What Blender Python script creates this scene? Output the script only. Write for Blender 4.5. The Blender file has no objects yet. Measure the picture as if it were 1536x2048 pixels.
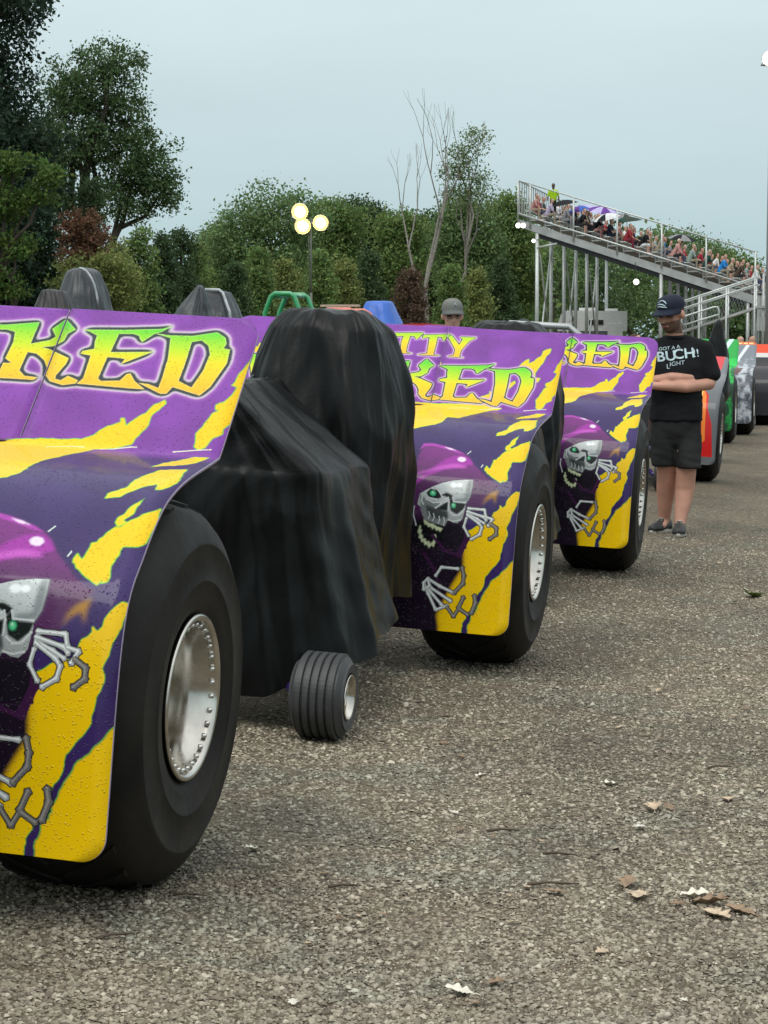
import bpy, bmesh, math, random
import numpy as np
from mathutils import Vector, Matrix, Euler, noise

R_ = math.radians
rng = np.random.default_rng(7)
random.seed(7)
scene = bpy.context.scene
col = scene.collection

# ------------------------------------------------------------------ camera
CAM_H = 1.42
cd = bpy.data.cameras.new('camera')
cam = bpy.data.objects.new('camera', cd)
col.objects.link(cam)
cam.location = (0, 0, CAM_H)
cam.rotation_euler = (R_(90 - 4.257), 0, 0)
cd.sensor_fit = 'VERTICAL'
cd.sensor_height = 36.0
cd.lens = 77.0
cd.clip_start = 0.1
cd.clip_end = 3000
scene.camera = cam

# ------------------------------------------------------------------ sky, sun, exposure
SUN_EL, SUN_AZ = R_(58), R_(205)          # overcast: a broad soft sun behind the cloud, behind the camera
world = bpy.data.worlds.new('World')
scene.world = world
world.use_nodes = True
wn, wl = world.node_tree.nodes, world.node_tree.links
wn.clear()
w_out = wn.new('ShaderNodeOutputWorld')
w_bg = wn.new('ShaderNodeBackground')
w_sky = wn.new('ShaderNodeTexSky')
w_sky.sky_type = 'NISHITA'
w_sky.sun_disc = False
w_sky.sun_elevation = SUN_EL
w_sky.sun_rotation = SUN_AZ
w_sky.air_density = 1.0
w_sky.dust_density = 4.0
w_tc = wn.new('ShaderNodeTexCoord')
w_sep = wn.new('ShaderNodeSeparateXYZ')
wl.new(w_tc.outputs['Generated'], w_sep.inputs[0])
w_ramp = wn.new('ShaderNodeValToRGB')      # overcast cloud layer: dimmer and bluer at the horizon, brighter overhead
wl.new(w_sep.outputs['Z'], w_ramp.inputs[0])
e = w_ramp.color_ramp.elements
e[0].position = 0.0; e[0].color = (0.455, 0.630, 0.680, 1)
e[1].position = 1.0; e[1].color = (1.50, 1.55, 1.55, 1)
m_ = w_ramp.color_ramp.elements.new(0.16); m_.color = (0.70, 0.835, 0.862, 1)
w_map = wn.new('ShaderNodeMapping'); w_map.inputs['Scale'].default_value = (3.0, 3.0, 14.0)
wl.new(w_tc.outputs['Generated'], w_map.inputs[0])
w_noi = wn.new('ShaderNodeTexNoise'); w_noi.inputs['Scale'].default_value = 1.6; w_noi.inputs['Detail'].default_value = 4
wl.new(w_map.outputs[0], w_noi.inputs['Vector'])
w_mr = wn.new('ShaderNodeMapRange'); w_mr.inputs[1].default_value = 0.3; w_mr.inputs[2].default_value = 0.7
w_mr.inputs[3].default_value = 9.9; w_mr.inputs[4].default_value = 10.7
wl.new(w_noi.outputs['Fac'], w_mr.inputs[0])
w_sc = wn.new('ShaderNodeVectorMath'); w_sc.operation = 'SCALE'
wl.new(w_ramp.outputs[0], w_sc.inputs[0]); wl.new(w_mr.outputs[0], w_sc.inputs['Scale'])
w_mix = wn.new('ShaderNodeMix'); w_mix.data_type = 'RGBA'; w_mix.inputs[0].default_value = 0.88
wl.new(w_sky.outputs[0], w_mix.inputs[6]); wl.new(w_sc.outputs[0], w_mix.inputs[7])
wl.new(w_mix.outputs[2], w_bg.inputs[0])
w_bg.inputs[1].default_value = 0.1
wl.new(w_bg.outputs[0], w_out.inputs[0])

sd = bpy.data.lights.new('sun', 'SUN')
sun = bpy.data.objects.new('sun', sd)
col.objects.link(sun)
sd.energy = 1.3
sd.angle = R_(35)
sd.color = (1.0, 0.97, 0.92)
# the sun's direction from its azimuth (measured from +Y towards +X) and elevation
_sv = Vector((math.sin(SUN_AZ) * math.cos(SUN_EL), math.cos(SUN_AZ) * math.cos(SUN_EL), math.sin(SUN_EL)))
sun.rotation_euler = _sv.to_track_quat('Z', 'Y').to_euler()

vs = scene.view_settings
vs.view_transform = 'Standard'
vs.look = 'None'
vs.exposure = 0.0
vs.gamma = 1.0
vs.use_curve_mapping = False
scene.cycles.use_denoising = True
scene.cycles.max_bounces = 6
scene.cycles.transparent_max_bounces = 8
scene.cycles.caustics_reflective = False
scene.cycles.caustics_refractive = False

# ------------------------------------------------------------------ helpers
class MB:
    """collects geometry for ONE mesh"""
    def __init__(s):
        s.v = []; s.f = []; s.m = []; s.sm = []
    def add(s, verts, faces, mi=0, smooth=False):
        o = len(s.v)
        s.v += [tuple(p) for p in verts]
        for f in faces:
            s.f.append(tuple(i + o for i in f)); s.m.append(mi); s.sm.append(smooth)
    def box(s, c, d, rot=None, mi=0):
        x, y, z = d[0] / 2, d[1] / 2, d[2] / 2
        P = [Vector(p) for p in ((-x,-y,-z),(x,-y,-z),(x,y,-z),(-x,y,-z),(-x,-y,z),(x,-y,z),(x,y,z),(-x,y,z))]
        if rot is not None:
            M = Euler(rot).to_matrix(); P = [M @ p for p in P]
        s.add([p + Vector(c) for p in P], [(0,3,2,1),(4,5,6,7),(0,1,5,4),(1,2,6,5),(2,3,7,6),(3,0,4,7)], mi)
    def tube(s, path, r, n=8, mi=0, caps=True, closed=False):
        P = [Vector(p) for p in path]; k = len(P)
        rr = r if hasattr(r, '__len__') else [r] * k
        rings = []; up = None
        for i in range(k):
            a = P[(i - 1) % k] if (closed or i > 0) else P[i]
            b = P[(i + 1) % k] if (closed or i < k - 1) else P[i]
            t = (b - a)
            t = t.normalized() if t.length > 1e-9 else Vector((0, 0, 1))
            if up is None:
                up = Vector((0, 0, 1)) if abs(t.z) < .9 else Vector((1, 0, 0))
            u = (up - t * up.dot(t))
            u = u.normalized() if u.length > 1e-6 else t.orthogonal().normalized()
            up = u; w = t.cross(u)
            rings.append([P[i] + (u * math.cos(2*math.pi*j/n) + w * math.sin(2*math.pi*j/n)) * rr[i] for j in range(n)])
        V = [p for q in rings for p in q]; F = []
        for i in range(k if closed else k - 1):
            i2 = (i + 1) % k
            for j in range(n):
                F.append((i*n + j, i*n + (j+1) % n, i2*n + (j+1) % n, i2*n + j))
        if caps and not closed:
            F.append(tuple(range(n))[::-1]); F.append(tuple((k-1)*n + j for j in range(n)))
        s.add(V, F, mi, True)
    def lathe(s, prof, n=48, axis='x', c=(0,0,0), mi=0, smooth=True):
        V = []; F = []; k = len(prof)
        for j in range(n):
            a = 2 * math.pi * j / n; ca, sa = math.cos(a), math.sin(a)
            for (h, r) in prof:
                if axis == 'x': p = (h, r*ca, r*sa)
                elif axis == 'y': p = (r*ca, h, r*sa)
                else: p = (r*ca, r*sa, h)
                V.append((p[0]+c[0], p[1]+c[1], p[2]+c[2]))
        for j in range(n):
            j2 = (j + 1) % n
            for i in range(k - 1):
                F.append((j*k+i, j2*k+i, j2*k+i+1, j*k+i+1))
        s.add(V, F, mi, smooth)
    def loft(s, rings, mi=0, cap0=True, cap1=True, smooth=True):
        n = len(rings[0]); V = [p for q in rings for p in q]; F = []
        for i in range(len(rings) - 1):
            for j in range(n):
                F.append((i*n+j, i*n+(j+1) % n, (i+1)*n+(j+1) % n, (i+1)*n+j))
        if cap0: F.append(tuple(range(n))[::-1])
        if cap1: F.append(tuple((len(rings)-1)*n + j for j in range(n)))
        s.add(V, F, mi, smooth)
    def mesh(s, name):
        me = bpy.data.meshes.new(name)
        me.from_pydata(s.v, [], s.f)
        me.polygons.foreach_set('material_index', s.m)
        me.polygons.foreach_set('use_smooth', s.sm)
        me.update()
        return me
    def build(s, name, mats, parent=None, loc=None, rot=None):
        return ob(name, s.mesh(name), mats, parent, loc, rot)

def ob(name, me, mats=None, parent=None, loc=None, rot=None):
    o = bpy.data.objects.new(name, me)
    col.objects.link(o)
    if mats is not None and me is not None:
        if not isinstance(mats, (list, tuple)): mats = [mats]
        if len(me.materials) == 0:
            for m in mats: me.materials.append(m)
        else:
            for i, m in enumerate(mats):
                if i < len(me.materials) and me.materials[i] is not m:
                    o.material_slots[i].link = 'OBJECT'; o.material_slots[i].material = m
    if parent is not None: o.parent = parent
    if loc is not None: o.location = loc
    if rot is not None: o.rotation_euler = rot
    return o

def empty(name, loc=(0,0,0), rot=(0,0,0)):
    o = bpy.data.objects.new(name, None); col.objects.link(o)
    o.location = loc; o.rotation_euler = rot; o.empty_display_size = .1
    return o

def tag(o, label=None, cat=None, group=None, kind=None):
    if label: o['label'] = label
    if cat: o['category'] = cat
    if group: o['group'] = group
    if kind: o['kind'] = kind
    return o

def copy_tree(o, parent=None):
    c = o.copy(); col.objects.link(c); c.parent = parent
    for ch in list(o.children): copy_tree(ch, c)
    return c

def np_mesh(name, verts, faces, smooth=False):
    """verts (N,3), faces (M,k) arrays, k constant"""
    me = bpy.data.meshes.new(name)
    verts = np.asarray(verts, np.float32); faces = np.asarray(faces, np.int32)
    m, k = faces.shape
    me.vertices.add(len(verts)); me.vertices.foreach_set('co', verts.ravel())
    me.loops.add(m * k); me.loops.foreach_set('vertex_index', faces.ravel())
    me.polygons.add(m)
    me.polygons.foreach_set('loop_start', np.arange(0, m*k, k, dtype=np.int32))
    me.polygons.foreach_set('loop_total', np.full(m, k, np.int32))
    if smooth: me.polygons.foreach_set('use_smooth', np.ones(m, bool))
    me.update(calc_edges=True)
    return me

# ------------------------------------------------------------------ materials
def mat(name, color=(.5,.5,.5), rough=.6, metal=0., spec=.5, var=.0, var_scale=8., bump=0., bump_scale=40., coat=0., coat_rough=.1,
        emit=None, emit_s=0., island=0., hue_island=0., rough_var=0., transl=0.):
    m = bpy.data.materials.new(name); m.use_nodes = True
    nt = m.node_tree; N, L = nt.nodes, nt.links
    b = N['Principled BSDF']
    b.inputs['Base Color'].default_value = (*color, 1)
    b.inputs['Roughness'].default_value = rough
    b.inputs['Metallic'].default_value = metal
    b.inputs['Specular IOR Level'].default_value = spec
    b.inputs['Coat Weight'].default_value = coat
    b.inputs['Coat Roughness'].default_value = coat_rough
    if emit:
        b.inputs['Emission Color'].default_value = (*emit, 1); b.inputs['Emission Strength'].default_value = emit_s
    src = None
    if var or bump or rough_var:
        tc = N.new('ShaderNodeTexCoord')
    if var:
        n1 = N.new('ShaderNodeTexNoise'); n1.inputs['Scale'].default_value = var_scale; n1.inputs['Detail'].default_value = 6
        L.new(tc.outputs['Object'], n1.inputs['Vector'])
        mr = N.new('ShaderNodeMapRange'); mr.inputs[1].default_value = .3; mr.inputs[2].default_value = .7
        mr.inputs[3].default_value = 1 - var; mr.inputs[4].default_value = 1 + var
        L.new(n1.outputs['Fac'], mr.inputs[0])
        h = N.new('ShaderNodeHueSaturation'); h.inputs['Color'].default_value = (*color, 1)
        L.new(mr.outputs[0], h.inputs['Value']); src = h.outputs[0]
    if island or hue_island:
        g = N.new('ShaderNodeNewGeometry')
        h = N.new('ShaderNodeHueSaturation'); h.inputs['Color'].default_value = (*color, 1)
        if src: L.new(src, h.inputs['Color'])
        mr = N.new('ShaderNodeMapRange'); mr.inputs[3].default_value = 1 - island; mr.inputs[4].default_value = 1 + island
        L.new(g.outputs['Random Per Island'], mr.inputs[0]); L.new(mr.outputs[0], h.inputs['Value'])
        if hue_island:
            ms = N.new('ShaderNodeMath'); ms.operation = 'MULTIPLY'; ms.inputs[1].default_value = 7.13
            fr = N.new('ShaderNodeMath'); fr.operation = 'FRACT'
            L.new(g.outputs['Random Per Island'], ms.inputs[0]); L.new(ms.outputs[0], fr.inputs[0])
            m2 = N.new('ShaderNodeMapRange'); m2.inputs[3].default_value = .5 - hue_island; m2.inputs[4].default_value = .5 + hue_island
            L.new(fr.outputs[0], m2.inputs[0]); L.new(m2.outputs[0], h.inputs['Hue'])
        src = h.outputs[0]
    if src: L.new(src, b.inputs['Base Color'])
    if rough_var:
        n3 = N.new('ShaderNodeTexNoise'); n3.inputs['Scale'].default_value = var_scale * 1.7; n3.inputs['Detail'].default_value = 5
        L.new(tc.outputs['Object'], n3.inputs['Vector'])
        mr = N.new('ShaderNodeMapRange'); mr.inputs[1].default_value = .3; mr.inputs[2].default_value = .7
        mr.inputs[3].default_value = max(0, rough - rough_var); mr.inputs[4].default_value = min(1, rough + rough_var)
        L.new(n3.outputs['Fac'], mr.inputs[0]); L.new(mr.outputs[0], b.inputs['Roughness'])
    if bump:
        n2 = N.new('ShaderNodeTexNoise'); n2.inputs['Scale'].default_value = bump_scale; n2.inputs['Detail'].default_value = 5
        L.new(tc.outputs['Object'], n2.inputs['Vector'])
        bp = N.new('ShaderNodeBump'); bp.inputs['Strength'].default_value = bump; bp.inputs['Distance'].default_value = .02
        L.new(n2.outputs['Fac'], bp.inputs['Height']); L.new(bp.outputs[0], b.inputs['Normal'])
    if transl:
        out = N['Material Output']
        t = N.new('ShaderNodeBsdfTranslucent'); mx = N.new('ShaderNodeMixShader'); mx.inputs[0].default_value = transl
        if src: L.new(src, t.inputs[0])
        else: t.inputs[0].default_value = (*color, 1)
        L.new(b.outputs[0], mx.inputs[1]); L.new(t.outputs[0], mx.inputs[2]); L.new(mx.outputs[0], out.inputs[0])
    return m

M = {}
M['rubber'] = mat('tyre_rubber', (.0135,.0118,.0100), .60, var=.6, var_scale=4, bump=.08, bump_scale=30, spec=.22, rough_var=.12)
M['rubber_front'] = mat('front_tyre_rubber', (.045,.046,.048), .55, var=.25, var_scale=9, bump=.08, bump_scale=60)
M['alu'] = mat('polished_aluminium', (.56,.53,.48), .20, 1.0, var=.25, var_scale=9, rough_var=.10)
M['bolt'] = mat('bolt_steel', (.62,.61,.58), .25, 1.0)
M['panel_back'] = mat('panel_back_black', (.02,.02,.022), .5)
M['panel_edge'] = mat('panel_edge_lilac', (.42,.34,.48), .35, var=.1)
M['frame_purple'] = mat('frame_purple_paint', (.035,.014,.12), .3, coat=.5)
M['steel'] = mat('galvanised_steel', (.36,.38,.38), .5, .55, var=.12, var_scale=3)
M['dark_steel'] = mat('dark_steel', (.05,.05,.055), .5, .6)
M['tarp'] = mat('black_tarpaulin', (.0034,.0042,.0044), .40, var=.2, var_scale=6, bump=.05, bump_scale=60, spec=.20, rough_var=.05)
M['tarp_grey'] = mat('slate_grey_tarpaulin', (.028,.034,.039), .42, var=.2, var_scale=5, bump=.25, bump_scale=18, rough_var=.08)
M['tarp_brown'] = mat('brown_black_tarpaulin', (.017,.014,.015), .5, var=.2, bump=.3, bump_scale=14)
M['tarp_blue'] = mat('blue_tarpaulin', (.035,.13,.52), .45, var=.12, bump=.25, bump_scale=12)
M['seam'] = mat('pale_seam_tape', (.40,.43,.45), .4, var=.3, var_scale=20)
M['red'] = mat('red_paint', (.42,.025,.025), .3, coat=.6)
M['orange'] = mat('orange_red_paint', (.60,.14,.08), .35, coat=.5)
M['green_paint'] = mat('green_tube_paint', (.02,.28,.10), .3, coat=.6)
M['tan'] = mat('tan_vinyl', (.42,.36,.28), .6)
M['black'] = mat('matt_black', (.012,.012,.013), .6)
M['white'] = mat('white_paint', (.78,.79,.78), .45, var=.04)

# ------------------------------------------------------------------ ground
ROLL = R_(3.34)
ROW = [(-.518, 5.699), (.679, 9.909), (1.637, 14.047), (3.60, 23.5), (5.30, 33.0), (6.15, 36.4), (7.35, 41.0)]   # right rear tyre contacts
def row_x(y):
    return -.518 + (y - 5.699) * .231
def ground_h(x, y):
    """a low camber: the gravel falls to the right under the row and flattens out beside it"""
    d = x - row_x(y)
    if y > 26: d *= max(.15, 1 - (y - 26) / 6)
    if d < 0:
        d = -d
        return .0584 * (d if d < 1.8 else 1.8 + .9 * (1 - math.exp(-(d - 1.8) / .9)))
    return -.022 * (1 - math.exp(-d / .38))
gx = np.concatenate([[-2500, -900, -300, -120, -60, -35, -22], np.arange(-16, 14.01, .2), [18, 24, 34, 60, 120, 300, 900, 2500]])
gy = np.concatenate([[-400, -100, -30, -10, -3], np.arange(0, 30.01, .2), np.arange(31, 60, 1.5), [64, 72, 84, 100, 130, 180, 260, 400, 800, 1500, 2800]])
def gnoise(x, y):
    return (noise.noise(Vector((x * .9, y * .9, 3.1))) * .012 + noise.noise(Vector((x * 3.1, y * 3.1, 1.7))) * .005) if 2 < y < 45 and abs(x) < 14 else 0.
GV = [(x, y, (ground_h(x, y) if -16 <= x <= 14 and y < 60 else 0.) + gnoise(x, y)) for y in gy for x in gx]
nx = len(gx)
GF = [(j*nx+i, j*nx+i+1, (j+1)*nx+i+1, (j+1)*nx+i) for j in range(len(gy)-1) for i in range(nx-1)]
ground = ob('ground', np_mesh('ground', GV, GF, True))
tag(ground, kind='structure')
gm = bpy.data.materials.new('wet_gravel_ground'); gm.use_nodes = True
N, L = gm.node_tree.nodes, gm.node_tree.links
b = N['Principled BSDF']; b.inputs['Specular IOR Level'].default_value = .35
tc = N.new('ShaderNodeTexCoord')
vo = N.new('ShaderNodeTexVoronoi'); vo.inputs['Scale'].default_value = 75; L.new(tc.outputs['Object'], vo.inputs['Vector'])
vo2 = N.new('ShaderNodeTexVoronoi'); vo2.inputs['Scale'].default_value = 33; L.new(tc.outputs['Object'], vo2.inputs['Vector'])
nb = N.new('ShaderNodeTexNoise'); nb.inputs['Scale'].default_value = .55; nb.inputs['Detail'].default_value = 5; L.new(tc.outputs['Object'], nb.inputs['Vector'])
nf = N.new('ShaderNodeTexNoise'); nf.inputs['Scale'].default_value = 22; nf.inputs['Detail'].default_value = 8; nf.inputs['Roughness'].default_value = .75; L.new(tc.outputs['Object'], nf.inputs['Vector'])
sepc = N.new('ShaderNodeSeparateColor'); L.new(vo.outputs['Color'], sepc.inputs[0])
rampc = N.new('ShaderNodeValToRGB'); L.new(sepc.outputs[0], rampc.inputs[0])
ee = rampc.color_ramp.elements
ee[0].position = 0; ee[0].color = (.045,.037,.026,1)
ee[1].position = 1; ee[1].color = (.52,.47,.38,1)
q = rampc.color_ramp.elements.new(.45); q.color = (.195,.165,.120,1)
q = rampc.color_ramp.elements.new(.8); q.color = (.33,.285,.215,1)
mixd = N.new('ShaderNodeMix'); mixd.data_type = 'RGBA'       # trodden fines between the stones
rd = N.new('ShaderNodeMapRange'); rd.inputs[1].default_value = .42; rd.inputs[2].default_value = .62; rd.inputs[3].default_value = .12; rd.inputs[4].default_value = .72
L.new(nb.outputs['Fac'], rd.inputs[0]); L.new(rd.outputs[0], mixd.inputs[0])
L.new(rampc.outputs[0], mixd.inputs[6]); mixd.inputs[7].default_value = (.235,.190,.138,1)
mv = N.new('ShaderNodeMix'); mv.data_type = 'RGBA'; mv.blend_type = 'MULTIPLY'; mv.inputs[0].default_value = .75
r2 = N.new('ShaderNodeMapRange'); r2.inputs[1].default_value = .3; r2.inputs[2].default_value = .72; r2.inputs[3].default_value = .45; r2.inputs[4].default_value = 1.05
L.new(nf.outputs['Fac'], r2.inputs[0]); L.new(mixd.outputs[2], mv.inputs[6]); L.new(r2.outputs[0], mv.inputs[7])
def patches(N, L, src, dst, tc_out):
    """slow drift of the stone colour between olive, tan and grey-violet, and damp darker areas"""
    n1 = N.new('ShaderNodeTexNoise'); n1.inputs['Scale'].default_value = 1.3; n1.inputs['Detail'].default_value = 4; L.new(tc_out, n1.inputs['Vector'])
    rp_ = N.new('ShaderNodeValToRGB'); L.new(n1.outputs['Fac'], rp_.inputs[0]); el_ = rp_.color_ramp.elements
    el_[0].position = .30; el_[0].color = (.84,.85,.80,1); el_[1].position = .72; el_[1].color = (1.04,1.0,.90,1)
    for p_, c_ in ((.43,(.97,.96,.85,1)),(.52,(.98,.91,.83,1)),(.62,(.90,.94,.87,1))): q_ = el_.new(p_); q_.color = c_
    n2 = N.new('ShaderNodeTexNoise'); n2.inputs['Scale'].default_value = .75; n2.inputs['Detail'].default_value = 5; n2.inputs['Roughness'].default_value = .65
    mp = N.new('ShaderNodeMapping'); mp.inputs['Location'].default_value = (7.3, 2.1, 0); mp.inputs['Scale'].default_value = (1.6, .7, 1); L.new(tc_out, mp.inputs[0]); L.new(mp.outputs[0], n2.inputs['Vector'])
    mr_ = N.new('ShaderNodeMapRange'); mr_.inputs[1].default_value = .36; mr_.inputs[2].default_value = .62; mr_.inputs[3].default_value = .72; mr_.inputs[4].default_value = 1.12; L.new(n2.outputs['Fac'], mr_.inputs[0])
    m1 = N.new('ShaderNodeMix'); m1.data_type = 'RGBA'; m1.blend_type = 'MULTIPLY'; m1.inputs[0].default_value = 1; L.new(src, m1.inputs[6]); L.new(rp_.outputs[0], m1.inputs[7])
    m2 = N.new('ShaderNodeMix'); m2.data_type = 'RGBA'; m2.blend_type = 'MULTIPLY'; m2.inputs[0].default_value = 1; L.new(m1.outputs[2], m2.inputs[6]); L.new(mr_.outputs[0], m2.inputs[7])
    L.new(m2.outputs[2], dst)
patches(N, L, mv.outputs[2], b.inputs['Base Color'], tc.outputs['Object']); b.inputs['Roughness'].default_value = .8
bh = N.new('ShaderNodeMath'); bh.operation = 'ADD'; L.new(vo.outputs['Distance'], bh.inputs[0])
bm2 = N.new('ShaderNodeMath'); bm2.operation = 'MULTIPLY'; bm2.inputs[1].default_value = 1.2; L.new(vo2.outputs['Distance'], bm2.inputs[0]); L.new(bm2.outputs[0], bh.inputs[1])
bp = N.new('ShaderNodeBump'); bp.invert = True; bp.inputs['Strength'].default_value = 1.0; bp.inputs['Distance'].default_value = .02
L.new(bh.outputs[0], bp.inputs['Height']); L.new(bp.outputs[0], b.inputs['Normal'])
ground.data.materials.append(gm)

# loose stones lying on the sheet: real geometry, uncountable
def gravel():
    n = 250000
    yy = 4.2 + (rng.random(n) ** 1.7) * 13.0
    xx = np.empty(n)
    half = yy * .182 + .35
    xx = (rng.random(n) * 2 - 1) * half
    keep = np.array([not ((-9 < x - row_x(y) < -.55)) or rng.random() < .3 for x, y in zip(xx, yy)])
    xx, yy = xx[keep], yy[keep]; n = len(xx)
    sz = .0030 + .0072 * rng.random(n) ** 3.4 + (rng.random(n) < .012) * .008 * rng.random(n)
    base = np.array([(1,0,0),(-.5,.87,0),(-.5,-.87,0),(.45,.2,.75),(-.5,.25,.7),(.05,-.55,.65),(0,0,-.6)], np.float32)
    tris = np.array([(3,4,5),(0,1,3),(1,4,3),(1,2,4),(2,5,4),(2,0,5),(0,3,5)], np.int32)
    P = base[None] * (1 + (rng.random((n, 7, 3)) - .5) * .55)
    P = P * sz[:, None, None] * np.stack([np.ones(n)*1.25, .8 + .5*rng.random(n), .45 + .5*rng.random(n)], 1)[:, None, :]
    a = rng.random(n) * 2 * np.pi; t = (rng.random(n) - .5) * .9
    c, s = np.cos(t), np.sin(t)
    X = P[..., 0]*c[:, None] - P[..., 2]*s[:, None]; Z = P[..., 0]*s[:, None] + P[..., 2]*c[:, None]; Y = P[..., 1]
    c, s = np.cos(a), np.sin(a)
    X, Y = X*c[:, None] - Y*s[:, None], X*s[:, None] + Y*c[:, None]
    zz = np.array([ground_h(x, y) + gnoise(x, y) for x, y in zip(xx, yy)]) + sz * .12
    V = np.stack([X + xx[:, None], Y + yy[:, None], Z + zz[:, None]], -1).reshape(-1, 3)
    F = (tris[None] + (np.arange(n) * 7)[:, None, None]).reshape(-1, 3)
    me = np_mesh('gravel', V, F)
    return me
gsm = bpy.data.materials.new('gravel_stone'); gsm.use_nodes = True
N, L = gsm.node_tree.nodes, gsm.node_tree.links
b = N['Principled BSDF']; b.inputs['Roughness'].default_value = .72; b.inputs['Specular IOR Level'].default_value = .4
g = N.new('ShaderNodeNewGeometry'); rp = N.new('ShaderNodeValToRGB'); L.new(g.outputs['Random Per Island'], rp.inputs[0])
ee = rp.color_ramp.elements; ee[0].position = 0; ee[0].color = (.135,.118,.095,1); ee[1].position = 1; ee[1].color = (.60,.57,.50,1)
for p, c in ((.3,(.225,.200,.162,1)),(.55,(.315,.285,.235,1)),(.8,(.375,.350,.300,1)),(.93,(.45,.41,.34,1))):
    q = rp.color_ramp.elements.new(p); q.color = c
tcs = N.new('ShaderNodeTexCoord'); patches(N, L, rp.outputs[0], b.inputs['Base Color'], tcs.outputs['Object'])
gv = ob('gravel', gravel(), gsm)
tag(gv, 'loose grey and tan gravel stones strewn over the lane', 'gravel', kind='stuff')

# ------------------------------------------------------------------ printed panel artwork, outlines in millimetres on the sheet
# (u from the outer edge inwards, s along the sheet from the top edge down)
ART_T = {
 'K': [[765,75],[747,77],[644,59],[645,141],[592,123],[580,109],[599,82],[569,41],[529,79],[548,96],[551,124],[576,146],[608,151],[584,157],[518,186],[519,207],[536,252],[534,264],[517,268],[501,250],[467,264],[471,276],[506,285],[547,274],[567,252],[571,225],[587,199],[616,177],[644,173],[647,241],[627,260],[585,263],[596,273],[698,274],[704,256],[703,218],[679,217],[702,201],[698,139],[705,101],[731,94],[758,96]],
 'E': [[508,77],[390,69],[281,57],[250,43],[278,68],[296,77],[324,110],[334,99],[339,88],[358,82],[399,85],[404,154],[297,145],[278,140],[362,195],[356,176],[374,174],[408,173],[412,253],[401,261],[348,255],[335,230],[325,227],[306,253],[269,281],[343,280],[468,276],[455,256],[458,171],[489,167],[486,156],[455,146],[461,117],[461,96],[487,83]],
 'D': [[297,75],[250,79],[185,76],[119,57],[90,76],[82,98],[86,115],[67,118],[63,169],[88,257],[110,290],[193,266],[204,291],[221,293],[293,259],[263,261],[232,273],[231,236],[233,198],[234,164],[247,89]],
 'Dh': [[182,99],[155,91],[131,110],[119,140],[123,200],[140,263],[182,243],[180,175]],
 't1': [[625,495],[501,476],[396,471],[364,449],[344,424],[305,401],[310,387],[300,386],[287,414],[261,379],[240,363],[234,340],[218,324],[200,313],[197,329],[224,373],[225,405],[245,454],[249,472],[253,478],[343,508],[397,578],[440,658],[457,757],[479,783],[495,794]],
 't2': [[-1,142],[5,168],[14,187],[29,248],[14,254],[20,282],[36,308],[58,321],[54,335],[40,337],[56,349],[68,384],[83,424],[80,467],[66,476],[49,468],[34,435],[13,418],[17,404],[0,385],[-48,354]],
 't2b': [[140,631],[121,587],[91,554],[64,514],[23,512],[47,574],[65,595],[100,611]],
 't3': [[190,851],[189,825],[152,794],[146,744],[109,657],[59,635],[44,632],[32,747],[58,787],[73,789],[80,760],[118,788],[139,818],[153,837]],
 't4': [[84,828],[93,848],[109,872],[119,906],[131,921],[131,938],[119,952],[100,933],[112,932],[93,899],[96,876]],
 't5': [[33,874],[44,885],[62,896],[93,930],[115,954],[126,955],[148,989],[157,1010],[168,1012],[179,1069],[195,1050],[200,1079],[157,1118],[114,1142],[105,1122],[107,1139],[91,1130],[96,1080],[87,1018],[50,1014],[31,1001],[25,920]],
 't5b': [[120,1177],[155,1197],[172,1219],[184,1257],[167,1231],[141,1213],[127,1244],[127,1211]],
 'yl': [[18,1181],[43,1181],[55,1195],[79,1226],[81,1246],[94,1259],[108,1248],[103,1262],[126,1280],[138,1303],[130,1330],[179,1335],[241,1373],[271,1419],[318,1466],[287,1798],[232,1798],[230,1768],[212,1738],[195,1707],[184,1664],[166,1634],[149,1599],[143,1561],[121,1526],[89,1490],[83,1447],[76,1414],[60,1375],[68,1343],[54,1300],[51,1281],[32,1241]],
 'yr': [[25,1479],[39,1492],[61,1525],[93,1556],[112,1572],[129,1607],[146,1637],[167,1686],[174,1719],[191,1721],[193,1754],[204,1774],[207,1796],[136,1799],[-14,1805]]}
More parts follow.
